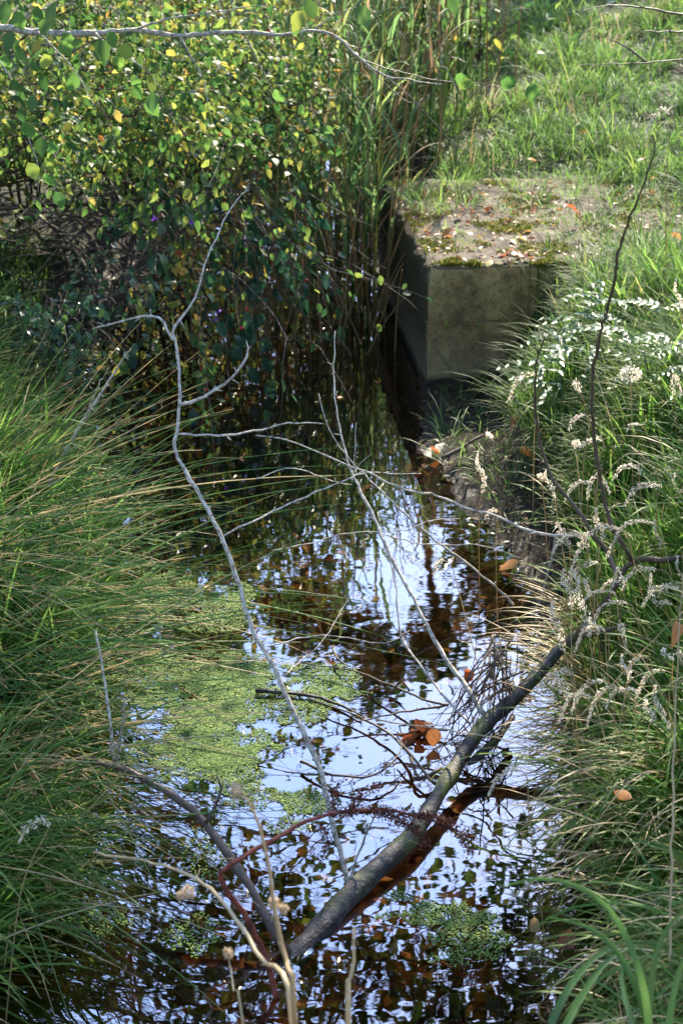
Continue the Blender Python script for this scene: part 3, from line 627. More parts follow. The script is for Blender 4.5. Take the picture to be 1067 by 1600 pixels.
branch(root, 'twig', pix([(282, 632), (320, 620), (350, 600), (370, 583), (387, 557), (385, 532)], 3.22, 3.3), [.004, .0036, .0036, .003, .0028, .0014], M['greytwig'], 6, 10)
branch(root, 'twig', pix([(280, 678), (340, 680), (395, 674), (450, 662), (505, 662)], 3.18, 3.4), [.003, .0026, .0024, .002, .001], M['greytwig'], 6, 8)
branch(root, 'twig', pix([(350, 837), (425, 800), (480, 775), (533, 752), (572, 735)], 3.05, 3.25), [.0025, .0022, .002, .0018, .001], M['greytwig'], 6, 8)
# fallen log
lg = [(440, 1520), (500, 1450), (560, 1385), (640, 1310), (680, 1250), (735, 1160), (770, 1120), (810, 1085), (870, 1020), (908, 985)]
zz = [-.03, .0, .02, .035, .05, .08, .11, .15, .22, .28]
root = empty('fallen_log', tuple(at(440, 1520, 0)), 'long smooth dark log with yellow moss lying from the water up the right bank', 'log')
P_ = np.array([at(px, py, z) for (px, py), z in zip(lg, zz)])
branch(root, 'log_trunk', P_, [.0245, .0242, .0232, .0215, .0195, .019, .018, .0165, .014, .0115], M['log'], 14, 7, wob=.0006, step=.03)
j = P_[-1]
Q = np.array([j, at(928, 960, .33), at(953, 930, .40), at(968, 900, .44), at(993, 875, .48), at(1033, 875, .50), at(1080, 868, .52), at(1160, 850, .55)])
branch(root, 'dark_limb', Q, [.010, .0082, .007, .0066, .0066, .0062, .006, .006], M['darktwig'], 9, 6, wob=.001)
branch(root, 'dark_limb', np.array([at(963, 897, .44), at(948, 862, .47), at(925, 835, .52), at(903, 798, .58), at(863, 750, .66), at(843, 690, .76), at(835, 625, .9), at(838, 565, 1.02), at(853, 520, 1.1)]),
       [.006, .0055, .005, .0045, .004, .0034, .003, .0022, .0012], M['browntwig'], 7, 10)
branch(root, 'dark_limb', np.array([at(985, 875, .48), at(966, 840, .55), at(948, 800, .62), at(930, 700, .8), at(925, 640, .92), at(928, 570, 1.05), at(938, 520, 1.15), at(958, 450, 1.3), at(965, 395, 1.4), at(983, 340, 1.5), at(1008, 280, 1.6), at(1025, 220, 1.7)]),
       [.006, .0055, .005, .0044, .004, .0036, .0033, .003, .0026, .0022, .0018, .001], M['browntwig'], 7, 16)
branch(root, 'limb_stub', np.array([j, at(925, 990, .36), at(948, 985, .40), at(982, 977, .43)]), [.016, .008, .005, .002], M['darktwig'], 6, 3)
branch(root, 'limb_stub', np.array([at(800, 1120, .06), at(770, 1160, .06), at(742, 1186, .045), at(730, 1192, .04)]), [.008, .010, .010, .007], M['log'], 8, 1)
branch(root, 'limb_stub', np.array([at(905, 835, .55), at(873, 838, .52), at(825, 828, .5), at(773, 806, .48), at(733, 795, .48), at(683, 775, .5), at(633, 765, .55), at(583, 742, .6), at(533, 722, .65), at(500, 708, .68), at(450, 688, .72), at(400, 680, .75)]),
       [.005, .0042, .0036, .0032, .003, .003, .0028, .0025, .0022, .002, .0016, .001], M['greytwig'], 7, 20)
# upright thorny branch rising from the middle of the log
jb = at(757, 1118, .10)
root = empty('thorny_branch', tuple(jb), 'bare thorny branch rising in several grey stems from the middle of the log', 'dead branch')
A1 = pix([(757, 1118), (730, 1075), (703, 1040), (678, 1000), (640, 925), (613, 875), (580, 800), (563, 770), (543, 720), (534, 680), (523, 620), (522, 570), (524, 517)], jb[1], 4.0)
branch(root, 'stem', A1, lin(.0068, .0014, len(A1)), M['greytwig'], 7, 20)
A2 = pix([(733, 1130), (700, 1095), (663, 1050), (630, 1000), (622, 965), (616, 900), (600, 850), (590, 800)], jb[1] - .02, 3.7)
branch(root, 'stem', A2, lin(.0042, .0008, len(A2)), M['greytwig'], 6, 12)
A3 = pix([(860, 985), (833, 965), (788, 930), (743, 890), (683, 847), (623, 795), (588, 760), (548, 720), (525, 690), (510, 660), (498, 615)], 3.9, 4.1)
A3[0][2] = .25
branch(root, 'stem', A3, lin(.0045, .0011, len(A3)), M['greytwig'], 6, 16)
for l, ya, yb_, r in [([(553, 742), (580, 738), (612, 740), (658, 740)], 3.75, 3.85, .0018), ([(550, 745), (562, 725), (580, 710)], 3.75, 3.7, .0015), ([(551, 740), (554, 700), (557, 660)], 3.75, 3.8, .0014),
                      ([(633, 830), (665, 815), (690, 812), (718, 810)], 3.6, 3.7, .0016), ([(425, 860), (480, 850), (533, 835), (600, 830), (633, 828)], 3.5, 3.7, .0017),
                      ([(600, 835), (660, 850), (753, 852), (813, 872)], 3.6, 3.7, .002), ([(420, 1010), (480, 995), (533, 995), (600, 1005), (640, 985)], 3.2, 3.4, .002),
                      ([(445, 1055), (500, 1005), (533, 955), (570, 885)], 3.1, 3.5, .0018), ([(623, 800), (626, 770), (634, 755)], 3.7, 3.7, .0014), ([(400, 748), (460, 732), (520, 752), (550, 757)], 3.6, 3.75, .0016)]:
    branch(root, 'twig', pix(l, ya, yb_), lin(r, .0008, len(l)), M['greytwig'], 5, 4)
# twigs lying in the water by the log
def low(name, label, lists, mat, cat='dead twig'):
    root = empty(name, tuple(at(*lists[0][0][0], 0)), label, cat)
    for l, r, z0, z1 in lists:
        branch(root, 'twig', np.array([at(px, py, z0 + (z1 - z0) * i / (len(l) - 1)) for i, (px, py) in enumerate(l)]), lin(r, r * .35, len(l)), mat, 6, 6)
low('floating_twig', 'long thin twig running down across the bright water to the log', [([(700, 1102), (660, 1092), (633, 1080), (598, 1065), (560, 1050), (500, 1040), (460, 1035)], .004, .06, .02), ([(640, 1080), (625, 1060), (632, 1050)], .003, .05, .1)], M['darktwig'])
low('drowned_branch', 'dark forked twig cluster lying low in the water left of the log', [([(690, 1200), (655, 1215), (640, 1180), (613, 1150), (563, 1120), (520, 1105), (480, 1090)], .005, .03, .02), ([(700, 1100), (640, 1112), (580, 1122), (535, 1135)], .004, .04, .02),
     ([(680, 1225), (650, 1190), (620, 1150)], .0045, .03, .05), ([(470, 1190), (520, 1210), (580, 1213), (615, 1190), (628, 1165)], .004, .02, .05)], M['darktwig'])
low('brushwood', 'mass of thin dark twigs heaped beneath the upper part of the log', [([(800 + random.uniform(-40, 25), 1040 + random.uniform(-60, 40)), (760 + random.uniform(-40, 40), 1090 + random.uniform(-30, 40)), (720 + random.uniform(-60, 60), 1150 + random.uniform(-40, 60))], random.uniform(.0016, .0032), random.uniform(.12, .25), .02) for _ in range(34)]
     , M['darktwig'], 'brushwood')
low('broken_twig', 'short snapped black twig standing out of the pale water', [([(520, 1010), (527, 1030), (548, 1042)], .004, .02, .03), ([(527, 1030), (555, 1012)], .003, .02, .05)], M['darktwig'])
low('snapped_stick', 'small dark stick with two prongs beside the thin twig', [([(608, 1085), (622, 1068), (635, 1060)], .004, .01, .05), ([(610, 1070), (628, 1080)], .003, .02, .02)], M['darktwig'])
low('slanting_twig', 'thin grey twig slanting up from the lower end of the log', [([(545, 1380), (565, 1320), (580, 1285), (596, 1258)], .003, .03, .22)], M['greytwig'])
# mossy stick across the duckweed
low('mossy_stick', 'yellow green mossy stick lying across the duckweed edge', [([(400, 1080), (450, 1082), (500, 1090), (540, 1105), (565, 1118)], .007, .012, .012)], M['log'])
# lower left sticks
root = empty('forked_stick', tuple(at(450, 1485, 0)), 'dark grey forked stick sloping down from the rushes to the log end', 'dead stick')
l = [(120, 1182), (185, 1200), (240, 1225), (300, 1265), (350, 1325), (390, 1385), (425, 1450), (450, 1490)]
branch(root, 'main_stem', np.array([at(px, py, z) for (px, py), z in zip(l, [.25, .25, .24, .21, .16, .11, .05, .0])]), lin(.006, .011, 8), M['browntwig'], 8, 14)
branch(root, 'side_twig', np.array([at(318, 1290, .19), at(335, 1262, .23), at(345, 1235, .27), at(338, 1210, .3)]), [.005, .004, .003, .0015], M['browntwig'], 6, 8)
for l in ([(150, 985), (165, 1070), (175, 1150), (178, 1195)], [(195, 1092), (190, 1150), (180, 1195)]):
    branch(root, 'side_twig', np.array([at(px, py, z) for (px, py), z in zip(l, lin(.55, .27, len(l)))]), lin(.002, .004, len(l)), M['greytwig'], 6, 8)
low('dead_branch', 'weathered grey stick propped in the rushes at the dark pool edge', [([(75, 760), (105, 700), (135, 650), (165, 605), (190, 565), (205, 545)], .006, .3, .75), ([(135, 650), (150, 610), (170, 575)], .003, .52, .72)], M['greytwig'])
low('straw_stalk', 'single pale straw lying in front of the log', [([(588, 1125), (698, 1140), (773, 1152), (833, 1170), (893, 1188), (935, 1196)], .002, .24, .30)], M['straw'], 'straw')
low('straw_stalk', 'pale straight straw pointing left from the hanging grass', [([(935, 1337), (830, 1325), (740, 1317)], .002, .26, .28)], M['straw'], 'straw')
low('straw_stalk', 'long white straw slanting across the right bank grass', [([(905, 1120), (960, 1065), (1010, 1010), (1067, 955)], .002, .45, .62)], M['straw'], 'straw')
low('straw_stalk', 'bleached white stem rising along the right edge of the picture', [([(1045, 1500), (1050, 1300), (1055, 1100), (1062, 950), (1068, 850)], .0026, .45, .95)], M['straw'], 'straw')
low('rotten_branch', 'thin brown branch lying on the mud', [([(690, 716), (720, 700), (745, 685), (790, 665)], .009, .045, .12)], M['browntwig'])

# dock plant: red stem with rusty seed head
root = empty('dock_plant', tuple(at(430, 1550, 0)), 'bent red dock stem ending in a drooping rusty seed head over the log', 'dock plant')
l = [(432, 1560), (420, 1510), (400, 1465), (380, 1425), (360, 1400), (345, 1372), (350, 1357), (380, 1338), (430, 1310), (480, 1284), (530, 1270), (600, 1266), (650, 1275), (700, 1290), (740, 1312)]
z_ = [0, .06, .12, .18, .22, .26, .28, .3, .31, .32, .32, .31, .30, .28, .25]
P_ = np.array([at(px, py, z) for (px, py), z in zip(l, z_)]); branch(root, 'stem', P_, np.interp(lin(0, 1, 15), [0, .6, 1], [.0068, .0045, .0015]), M['redstem'], 8, 0)
mb = MB()
hp, _ = smooth_line(P_[10:], [1] * 5, .008)
side = [np.array([at(545, 1268, .32), at(560, 1245, .34), at(592, 1228, .36)]), np.array([at(600, 1266, .31), at(640, 1290, .29), at(665, 1320, .27)]), np.array([at(650, 1275, .30), at(690, 1278, .29), at(735, 1330, .25)]),
        np.array([at(525, 1272, .32), at(520, 1250, .33), at(528, 1225, .35)]), np.array([at(570, 1267, .31), at(620, 1282, .30), at(655, 1300, .28)]), np.array([at(500, 1290, .3), at(512, 1310, .29), at(505, 1340, .27)])]
pp = [hp] + [smooth_line(s_, [1] * 3, .008)[0] for s_ in side]
for q in pp:
    n = len(q) * 26; i = rng.integers(0, len(q), n); pos = q[i] + rng.normal(0, .006, (n, 3)); leaves(mb, pos, rdir(n), rdir(n), rng.uniform(.003, .007, n), .8, 'simple')
mb.build('seed_head', M['dock'], root)
mb = MB()
for s_ in side: q, r = smooth_line(s_, [.0016, .0012, .0008], .02); tube(mb, q, r, 5)
mb.build('seed_branches', M['redstem'], root)

# near blurred stalks with woolly heads
def stalk(label, l, ya, yb_, heads, r=.003, mat='straw'):
    P_ = pix(l, ya, yb_); g_ = np.array([P_[0][0], P_[0][1] + .02, float(surfw(P_[0][0], P_[0][1])) - .01])
    root = empty('dead_stalk', tuple(g_), label, 'dead stalk', 'dead flower stalks nearest the viewer')
    branch(root, 'stem', np.concatenate([[g_], P_]), np.concatenate([[r * 1.3], lin(r * 1.2, r * .5, len(P_))]), M[mat], 7, 4)
    for (px, py, y, s_) in heads:
        p = aty(px, py, y); mb = MB(); n = 150; v = rdir(n); pos = p + v * rng.uniform(.3, 1, (n, 1)) * s_ * np.array([.8, .8, 1.2]); leaves(mb, pos, v + rdir(n) * .4, rdir(n), s_ * .7, .5, 'simple'); mb.build('woolly_head', M['woolly'], root)
stalk('tallest blurred stalk with woolly heads rising from the bottom edge', [(462, 1600), (445, 1500), (430, 1420), (415, 1330), (395, 1262), (376, 1238)], 1.55, 1.75, [(369, 1237, 1.75, .008), (428, 1412, 1.66, .007), (443, 1420, 1.66, .006)])
stalk('low tan stalk curving away left across the dark water', [(458, 1595), (410, 1500), (370, 1435), (330, 1390), (280, 1360), (200, 1340), (145, 1332)], 1.6, 2.1, [(295, 1394, 1.75, .008), (283, 1400, 1.75, .006)])
stalk('short straight pale stalk near the bottom edge', [(543, 1605), (548, 1530), (553, 1450)], 1.55, 1.6, [(357, 1489, 1.7, .006)][:0])
stalk('thin stalk carrying one small woolly head left of the others', [(380, 1610), (368, 1550), (357, 1495)], 1.6, 1.68, [(357, 1489, 1.68, .0065)], .0014)

# foreground arching blades at the lower right
root = empty('sedge_plant', (.36, 1.58, 0), 'broad pale green sedge blades arching in the near lower right corner', 'sedge')
for l in ([(1015, 1640), (1008, 1560), (985, 1480), (950, 1420), (900, 1385), (845, 1373), (785, 1385)], [(1020, 1640), (1000, 1560), (965, 1490), (920, 1450), (855, 1433)], [(1010, 1640), (1015, 1560), (1025, 1490), (1050, 1440), (1090, 1410)],
          [(1040, 1640), (1050, 1560), (1067, 1500), (1100, 1450)], [(880, 1610), (900, 1570), (940, 1510), (985, 1475)], [(1000, 1640), (985, 1590), (970, 1530), (975, 1480)], [(860, 1600), (890, 1540), (930, 1495), (978, 1470)]):
    P_, _ = smooth_line(pix(l, 1.55, 1.7), [1] * len(l), .02); K = len(P_); s = np.linspace(0, 1, K); base_ = np.array([[.46 + rng.normal(0, .02), 1.5, .05]])
    if l[0][0] > 950: P_ = np.concatenate([base_, P_]); K += 1; s = np.linspace(0, 1, K)
    T = unit(np.gradient(P_, axis=0)); sd = unit(np.cross(T, np.array([0, -.75, .65]))); mb = MB(); wv = (.0048 * (1 - s ** 2.5) + .0004)[:, None]
    V = np.stack([P_ - sd * wv, P_ - np.array([0, 0, .0015]), P_ + sd * wv], 1).reshape(-1, 3); kk = np.arange(K - 1) * 3
    mb.add(V, np.concatenate([np.stack([kk, kk + 1, kk + 4, kk + 3], -1), np.stack([kk + 1, kk + 2, kk + 5, kk + 4], -1)]), .45 + .3 * rng.random(), np.repeat(s * .7, 3)); mb.build('blade', M['birch'], root)

# seeding grass stalks on the right bank
def seed_stalk(px, py, y, droop, Lh, label, up_=.35, width=.014, lean=None):
    """head top at pixel (px,py), stalk down to the bank"""
    y -= .22 if px > 800 else 0; Lh *= rng.uniform(.75, 1.25); droop *= rng.choice([1, 1, .7, -.8])
    tip = aty(px, py, y); zx = float(surfw(tip[0] + .12, y - .05)); g_ = np.array([tip[0] + rng.uniform(.02, .16) if lean is None else tip[0] + lean, y + rng.uniform(-.08, .05), zx - .01])
    mid = (g_ * .4 + tip * .6) + np.array([.0, 0, .06])
    P_, rr = smooth_line([g_, mid, tip + np.array([0.02, 0, .0]), tip + np.array([-Lh * .5 * droop, 0, .0 if abs(droop) > .5 else Lh * .5]), tip + np.array([-Lh * .85 * droop - .003, -.01, -Lh * rng.uniform(.3, .9) if abs(droop) > .5 else Lh])], [.0014, .0012, .001, .0008, .0005], .012)
    width *= rng.uniform(.6, 1.5)
    root = empty('grass_stalk', tuple(g_), label, 'seeding grass', 'seeding grass stalks on the right bank')
    mb = MB(); tube(mb, P_, rr, 5, bump=.02); mb.build('stalk', M['straw'], root)
    seg = np.concatenate([[0], np.cumsum(np.linalg.norm(np.diff(P_, axis=0), axis=1))]); s0 = seg[-1] - Lh * 1.6
    n = int(Lh * 2600); s = s0 + (seg[-1] - s0) * rng.random(n); c_ = np.stack([np.interp(s, seg, P_[:, k]) for k in range(3)], -1); T = np.stack([np.interp(s, seg, np.gradient(P_[:, k])) for k in range(3)], -1)
    u = (s - s0) / (seg[-1] - s0); ww = width * np.sin(np.clip(u, .03, 1) ** .7 * math.pi) + .001
    off = rdir(n) * (ww * rng.random(n) ** .6 * .6)[:, None]
    mb = MB(); leaves(mb, c_ + off, unit(T) + unit(off) * .5, rdir(n), rng.uniform(.004, .008, n), .35, 'simple'); mb.build('seed_head', M['plume'], root)
SG = [(835, 590, 4.6, 1, .10, 'silvery seed head nodding left above the fine green mound'), (890, 600, 4.4, 1, .05, 'thin curved seed head right of the nodding silvery one'), (1052, 470, 4.6, 0, .06, 'upright narrow seed head near the right edge above the silver leaves'),
      (745, 750, 3.9, 0, .10, 'long pale seed head standing over the mud'), (770, 800, 3.8, 1, .03, 'short curled seed head beside the long pale one'),
      (878, 930, 3.3, 0, .08, 'upright feathery seed head touching the top of the log'), (860, 990, 3.25, 0, .07, 'feathery seed head just left of the taller upright one'), (900, 960, 3.3, 0, .09, 'feathery seed head right of the taller upright one'),
      (880, 1055, 3.0, 1, .05, 'bent pale seed head below the log end'), (940, 1070, 3.0, 1, .06, 'drooping loose seed head in the middle of the right bank'), (1000, 1030, 3.05, 1, .03, 'small bunched seed head like a curl'),
      (1035, 1030, 3.0, 0, .035, 'small upright bleached seed head at the right'), (870, 1080, 2.95, 0, .06, 'thin ragged seed head in front of the log shadow'), (1040, 590, 4.2, 1, .08, 'white feathery seed head among the silver leaves'),
      (930, 690, 3.9, 1, .05, 'soft nodding seed head below the silver leaves'), (985, 730, 3.8, 1, .06, 'dense whitish seed head on the right bank middle'), (1020, 760, 3.7, 1, .07, 'broad whitish seed head near the right edge'),
      (960, 830, 3.5, 1, .10, 'wide arching plume above the dark limb'), (900, 840, 3.5, 1, .09, 'long arching plume pointing left above the log'), (1010, 820, 3.5, 1, .09, 'arching plume above the dark limb near the right edge'),
      (1010, 890, 3.4, 1, .07, 'arching plume below the dark limb'), (950, 890, 3.4, 1, .06, 'pale plume crossing the fork of the dark limb'), (1045, 920, 3.3, 1, .06, 'loose plume at the right edge beside the orange leaf'),
      (690, 880, 3.5, 1, .04, 'straw coloured seed head hanging over the bright water'), (1035, 180, 5.0, 1, .07, 'tall drooping seed head at the upper right'), (60, 1290, 2.3, 1, .06, 'grey seed head hanging at the lower left'), (805, 1210, 2.8, 1, .06, 'seed head dangling beside the log over water')]
for a in SG: seed_stalk(*a[:5], a[5], lean=(-.1 if a[0] < 100 else None))
for i in range(34):
    py_ = rng.uniform(640, 1130); seed_stalk(rng.uniform(840, 1075), py_, 4.15 - (py_ - 640) * .0026, rng.choice([0, 1]), rng.uniform(.035, .08), 'slender tan seed head among many in the right bank grass', width=.009)
# round dead flower heads
for px, py, lab in ((732, 583, ''), (900, 693, 'dead flower stem with a round bud head on the right bank'), (846, 745, 'shorter dead stem with a round bud head'), (985, 585, 'dead flower stem with a cream umbel beside the silver leaves')):
    if not lab: continue
    p = aty(px, py, 4.0); zx = float(surfw(p[0] + .02, 3.9)); g_ = (p[0] + .03, 3.9, zx - .01); root = empty('dead_flower', g_, lab, 'dead flower')
    branch(root, 'stem', np.array([g_, (np.array(g_) + p) / 2 + [.005, 0, 0], p]), [.0022, .0018, .0014], M['straw'], 6, 2)
    mb = MB(); n = 160 if px == 985 else 60; s_ = .026 if px == 985 else .008; v = rdir(n, .6); leaves(mb, p + v * s_ * rng.uniform(.4, 1, (n, 1)), v, rdir(n), .009, .6, 'simple'); mb.build('flower_head', M['plume'], root)

# silverweed leaves
SW = [(690 + 160, 500, 5.0), (880, 470, 5.1), (795, 585, 4.7), (850, 570, 4.7), (860, 555, 4.8), (935, 545, 4.8), (990, 540, 4.7), (1000, 560, 4.7), (905, 520, 4.9), (970, 470, 5.0), (1020, 555, 4.6), (1050, 520, 4.7), (1060, 470, 5.0), (930, 480, 5.1), (1005, 600, 4.5), (1055, 570, 4.5), (825, 550, 4.9), (1030, 620, 4.4)]
pl = {}
for gi in range(6):
    sel = SW[gi * 3:gi * 3 + 3]; c = np.mean([aty(px, py, y - .3) for px, py, y in sel], 0); zz_ = float(surfw(c[0], c[1]))
    root = empty('silverweed_plant', (c[0], c[1], zz_), ['silverweed with feathery leaves nearest the concrete block', 'silverweed with a low leaf pair beside the nodding seed head', 'silverweed whose leaves fan out behind the tall brown stem', 'silverweed at the back of the green mound', 'silverweed against the right edge low down', 'silverweed in front of the right edge grass'][gi], 'silverweed', 'silverweed plants on the right bank')
    for (px, py, y) in sel:
        y -= .38
        for rep in range(1 if gi % 2 else 2):
            tip = aty(px + rng.uniform(-22, 22), py + rng.uniform(-15, 15), y); b = np.array([c[0] + rng.normal(0, .03), c[1] + rng.normal(0, .03), zz_]); az = rng.uniform(2.2, 4.2)
            d = np.array([math.cos(az) * .13, math.sin(az) * .08, rng.uniform(-.03, .03)]); base = tip - d
            P_, rr = smooth_line([b, b * .3 + base * .7 + [0, 0, .03], base, base + d * .5 + [0, 0, .01], tip], [.0014, .0012, .001, .0008, .0005], .008); mb = MB(); tube(mb, P_, rr, 5, .3, .02)
            n = 9; t = np.linspace(.25, 1, n); cc = np.stack([np.interp(t * .0 + (1 - (1 - t) * .45), np.linspace(0, 1, len(P_)), P_[:, k]) for k in range(3)], -1); T = unit(d)[None]; sd = unit(np.cross(T, [0, 0, 1.]))
            for s_ in (-1, 1): leaves(mb, cc, T * .5 + sd * s_, np.repeat([[0, -.2, 1.]], n, 0) + rng.normal(0, .2, (n, 3)), .032 * np.sin(np.clip(t, .2, .93) * math.pi) ** .5 + .004, .45, 'lance', rnd=rng.random(n))
            mb.build('leaf', M['silver'], root)

# ------------------------------------------------------------------ birch branches hanging into the top of the view
root = empty('birch_tree', (-2.6, 5.0, float(height(-2.6, 5.0))), 'birch branch with lichen grey bark and toothed leaves across the top left', 'birch tree')
tp = [np.array([-2.6, 5.0, float(height(-2.6, 5.0)) - .1]), np.array([-2.55, 5.0, 1.2]), np.array([-2.62, 5.0, 2.6]), np.array([-2.5, 4.9, 4.5]), np.array([-2.4, 4.9, 6.5])]
branch(root, 'trunk', tp, [.09, .075, .065, .05, .02], M['log'], 12, 0, step=.15)
b = pix([(-300, 20), (-60, 35), (60, 50), (150, 52), (210, 47), (280, 55), (380, 50), (440, 55), (490, 48), (530, 60), (560, 90), (600, 118), (640, 125), (690, 132)], 5.0, 4.6)
b = np.concatenate([[[-2.57, 5.0, 1.75]], b])
branch(root, 'limb', b, np.interp(lin(0, 1, len(b)), [0, .5, 1], [.013, .006, .0014]), M['greytwig'], 8, 16)
anch = []
subs = [([(200, 50), (260, 30), (330, 20), (420, 5)], .004), ([(280, 55), (300, 90), (320, 130), (325, 170)], .003), ([(60, 50), (100, 90), (130, 130), (150, 170)], .003), ([(150, 52), (180, 80), (230, 110), (255, 150)], .003), ([(490, 48), (520, 25), (560, 10)], .003),
        ([(530, 60), (560, 75), (610, 62), (660, 46)], .002), ([(560, 90), (600, 105), (700, 128), (800, 128)], .002), ([(600, 118), (650, 160), (700, 215), (750, 245)], .002), ([(20, 45), (50, 20), (120, 5)], .004), ([(560, 90), (640, 160), (690, 130)], .0015),
        ([(-60, 35), (10, 110), (40, 200), (60, 260), (60, 300)], .003), ([(100, 90), (160, 60), (190, 90)], .002), ([(380, 50), (400, 90), (430, 150)], .0025)]
for l, r in subs:
    q = pix(l, 4.75, 4.6); branch(root, 'twig', q, lin(r, .0008, len(l)), M['greytwig'] if r > .0025 else M['browntwig'], 6, 5)
tw, rr = [], []
LFS = [(20, 60), (35, 85), (55, 75), (62, 130), (75, 40), (100, 62), (120, 70), (155, 72), (122, 125), (200, 78), (210, 128), (215, 145), (245, 125), (95, 75), (10, 95), (70, 95), (45, 265), (72, 280), (53, 160), (65, 225), (82, 230), (87, 310), (40, 200), (170, 60), (230, 165),
       (475, 28), (470, 45), (480, 10), (240, 155), (25, 30), (60, 20), (10, 15), (84, 18), (720, 125), (725, 132), (700, 40), (800, 128), (830, 140), (560, 240 - 220), (705, 5), (430, 150), (186, 95)]
pos = np.array([aty(px, py, 4.55 + rng.uniform(-.2, .2)) for px, py in LFS]); n = len(pos)
mb = MB(); leaves(mb, pos + [0, 0, .02], rdir(n) * .5 + np.array([0, 0, -.9]), rdir(n) * .5 + np.array([0, -.8, .5]), rng.uniform(.045, .065, n), .72, 'ovate', .2, .2, rnd=rng.random(n) * .95); mb.build('foliage', M['birch'], root)
def twigs_at(name, label, ls, y, lf, mat=M['browntwig'], cat='branch', base=None):
    r0 = aty(*ls[0][0], y) if base is None else np.array(base)
    root = empty(name, tuple(r0), label, cat)
    for i, l in enumerate(ls):
        q = pix(l, y, y - .1)
        if i == 0 and base is not None: q = np.concatenate([[base], q])
        branch(root, 'twig', q, lin(.005, .001, len(q)), mat, 6, 8)
    if lf:
        pos = np.array([aty(px + rng.normal(0, 12), py + rng.normal(0, 8), y - .05) for px, py in lf]); n = len(pos)
        mb = MB(); leaves(mb, pos, rdir(n), rdir(n) * .5 + np.array([0, -.3, .8]), rng.uniform(.03, .05, n), .65, 'ovate'); mb.build('foliage', M['birch'], root)
gb = (2.3, 6.2, float(height(2.3, 6.2)))
twigs_at('alder_sapling', 'thin dark twigs reaching in from the upper right edge', [[(1200, 60), (1100, 88), (1067, 92), (1010, 98), (950, 100), (900, 100)], [(1120, 20), (1067, 22), (1000, 12), (950, 8), (900, 20)], [(1010, 98), (980, 75), (950, 60)], [(1100, 50), (1040, 50), (1000, 48)]], 5.6,
         [(1000, 15), (930, 20), (900, 15), (870, 30), (850, 45), (905, 72), (960, 5), (1020, 2)] , cat='sapling', base=gb)
# dark stemmed shrub at the top centre
thicket('elder_shrub', 'dark reddish stemmed shrub standing behind the reeds', 'shrub', [(.55, 9.0, .25), (.75, 9.1, .25)], T3([(640, 20, 8.7), (680, 10, 8.8), (720, 30, 8.6), (760, 10, 8.9), (700, -80, 8.8), (740, -60, 8.8), (600, -40, 8.7), (650, 60, 8.5)]),
        .012, 1, 4, .35, M['bush'], 1, .045, .6, M['darktwig'], rpow=1.2, keep=lambda p: True, lsp=.05)
thicket('bramble_bush', 'brownish bramble patch in the top right corner', 'bramble', [(2.3, 10.6, .5), (2.9, 10.8, .5)], T3([(1000, 20, 10.2), (1040, 40, 10.0), (1060, 5, 10.4), (960, -10, 10.6), (1020, -40, 10.5)]),
        .008, 1, 5, .5, M['fallen'], 2, .05, .6, M['browntwig'], keep=lambda p: True, lsp=.06)
thicket('willow_shrub', 'tall pale green shrub glowing behind the big bush', 'shrub', [(-1.9, 8.8, .2), (-1.2, 9.2, .2), (-.4, 9.6, .2)], T3([(60, 60, 8.3), (160, 20, 8.5), (260, 60, 8.4), (360, 30, 8.6), (440, 60, 8.6), (500, 20, 8.8), (300, 130, 8.2), (420, 150, 8.4), (560, 20, 9), (120, 150, 8.2), (250, -50, 8.6), (450, -60, 8.6)]),
        .010, 1, 6, .5, M['yellowleaf'], 5, .05, .4, M['darktwig'], rpow=1.5, keep=lambda p: p[2] < 1.55, lsp=.06)

# ------------------------------------------------------------------ duckweed
def duckpatch(ell, label, size=.0026, hole=-.05):
    X = []
    for (cx, cy_, rx, ry, n) in ell:
        n = int(n * 1.9)
        a = rng.uniform(0, 6.283, n); r = np.sqrt(rng.random(n)); px = cx + rx * r * np.cos(a); py = cy_ + ry * r * np.sin(a)
        v = (800 - py) / FPX; dz = -math.sin(PITCH) + v * math.cos(PITCH); dy = math.cos(PITCH) + v * math.sin(PITCH); t = -CAMH / dz
        x = (px - 533.5) / FPX * t; y = dy * t
        edge = (1 - r) * 1.5 + .6 * vn(x, y, 15, 1) + .45 * vn(x, y, 48, 2) + hole
        k = edge > rng.random(n) * .5; X.append(np.stack([x[k], y[k]], -1))
    X = np.concatenate(X); n = len(X); a0 = rng.uniform(0, 6.28, n); s = size * rng.uniform(.6, 1.25, n)
    z = rng.uniform(.0015, .004, n); an = a0[:, None] + np.arange(6)[None] * math.pi / 3; rr = s[:, None] * np.array([1, .8, .95, 1.05, .8, .9])[None]
    V = np.stack([X[:, :1] + rr * np.cos(an), X[:, 1:] + rr * np.sin(an), z[:, None] + rng.normal(0, .00022, (n, 6))], -1)
    q = np.array([[0, 1, 2, 3], [0, 3, 4, 5]])[None] + (np.arange(n) * 6)[:, None, None]
    mb = MB(); mb.add(V, q, np.repeat(rng.random(n), 6), .2); return tag(mb.build('duckweed', M['duck'], smooth=False), label, 'duckweed', kind='stuff')
duckpatch([(250, 930, 150, 45, 5200), (330, 960, 90, 30, 1500)], 'duckweed carpet under the upper rushes on the left')
duckpatch([(300, 1060, 170, 50, 6500), (380, 1090, 165, 55, 5500), (330, 1150, 120, 60, 5500), (370, 1200, 70, 45, 1300), (290, 1180, 90, 60, 2200)], 'largest bright duckweed patch in the middle left of the stream')
duckpatch([(500, 1070, 75, 35, 1500), (545, 1085, 45, 12, 330)], 'pale thin duckweed film beside the bright reflection', hole=-.05)
duckpatch([(470, 1250, 50, 28, 800), (400, 1240, 60, 30, 450), (440, 1290, 50, 20, 250), (330, 1330, 50, 60, 300)], 'broken duckweed flecks below the main patch', hole=-.15)
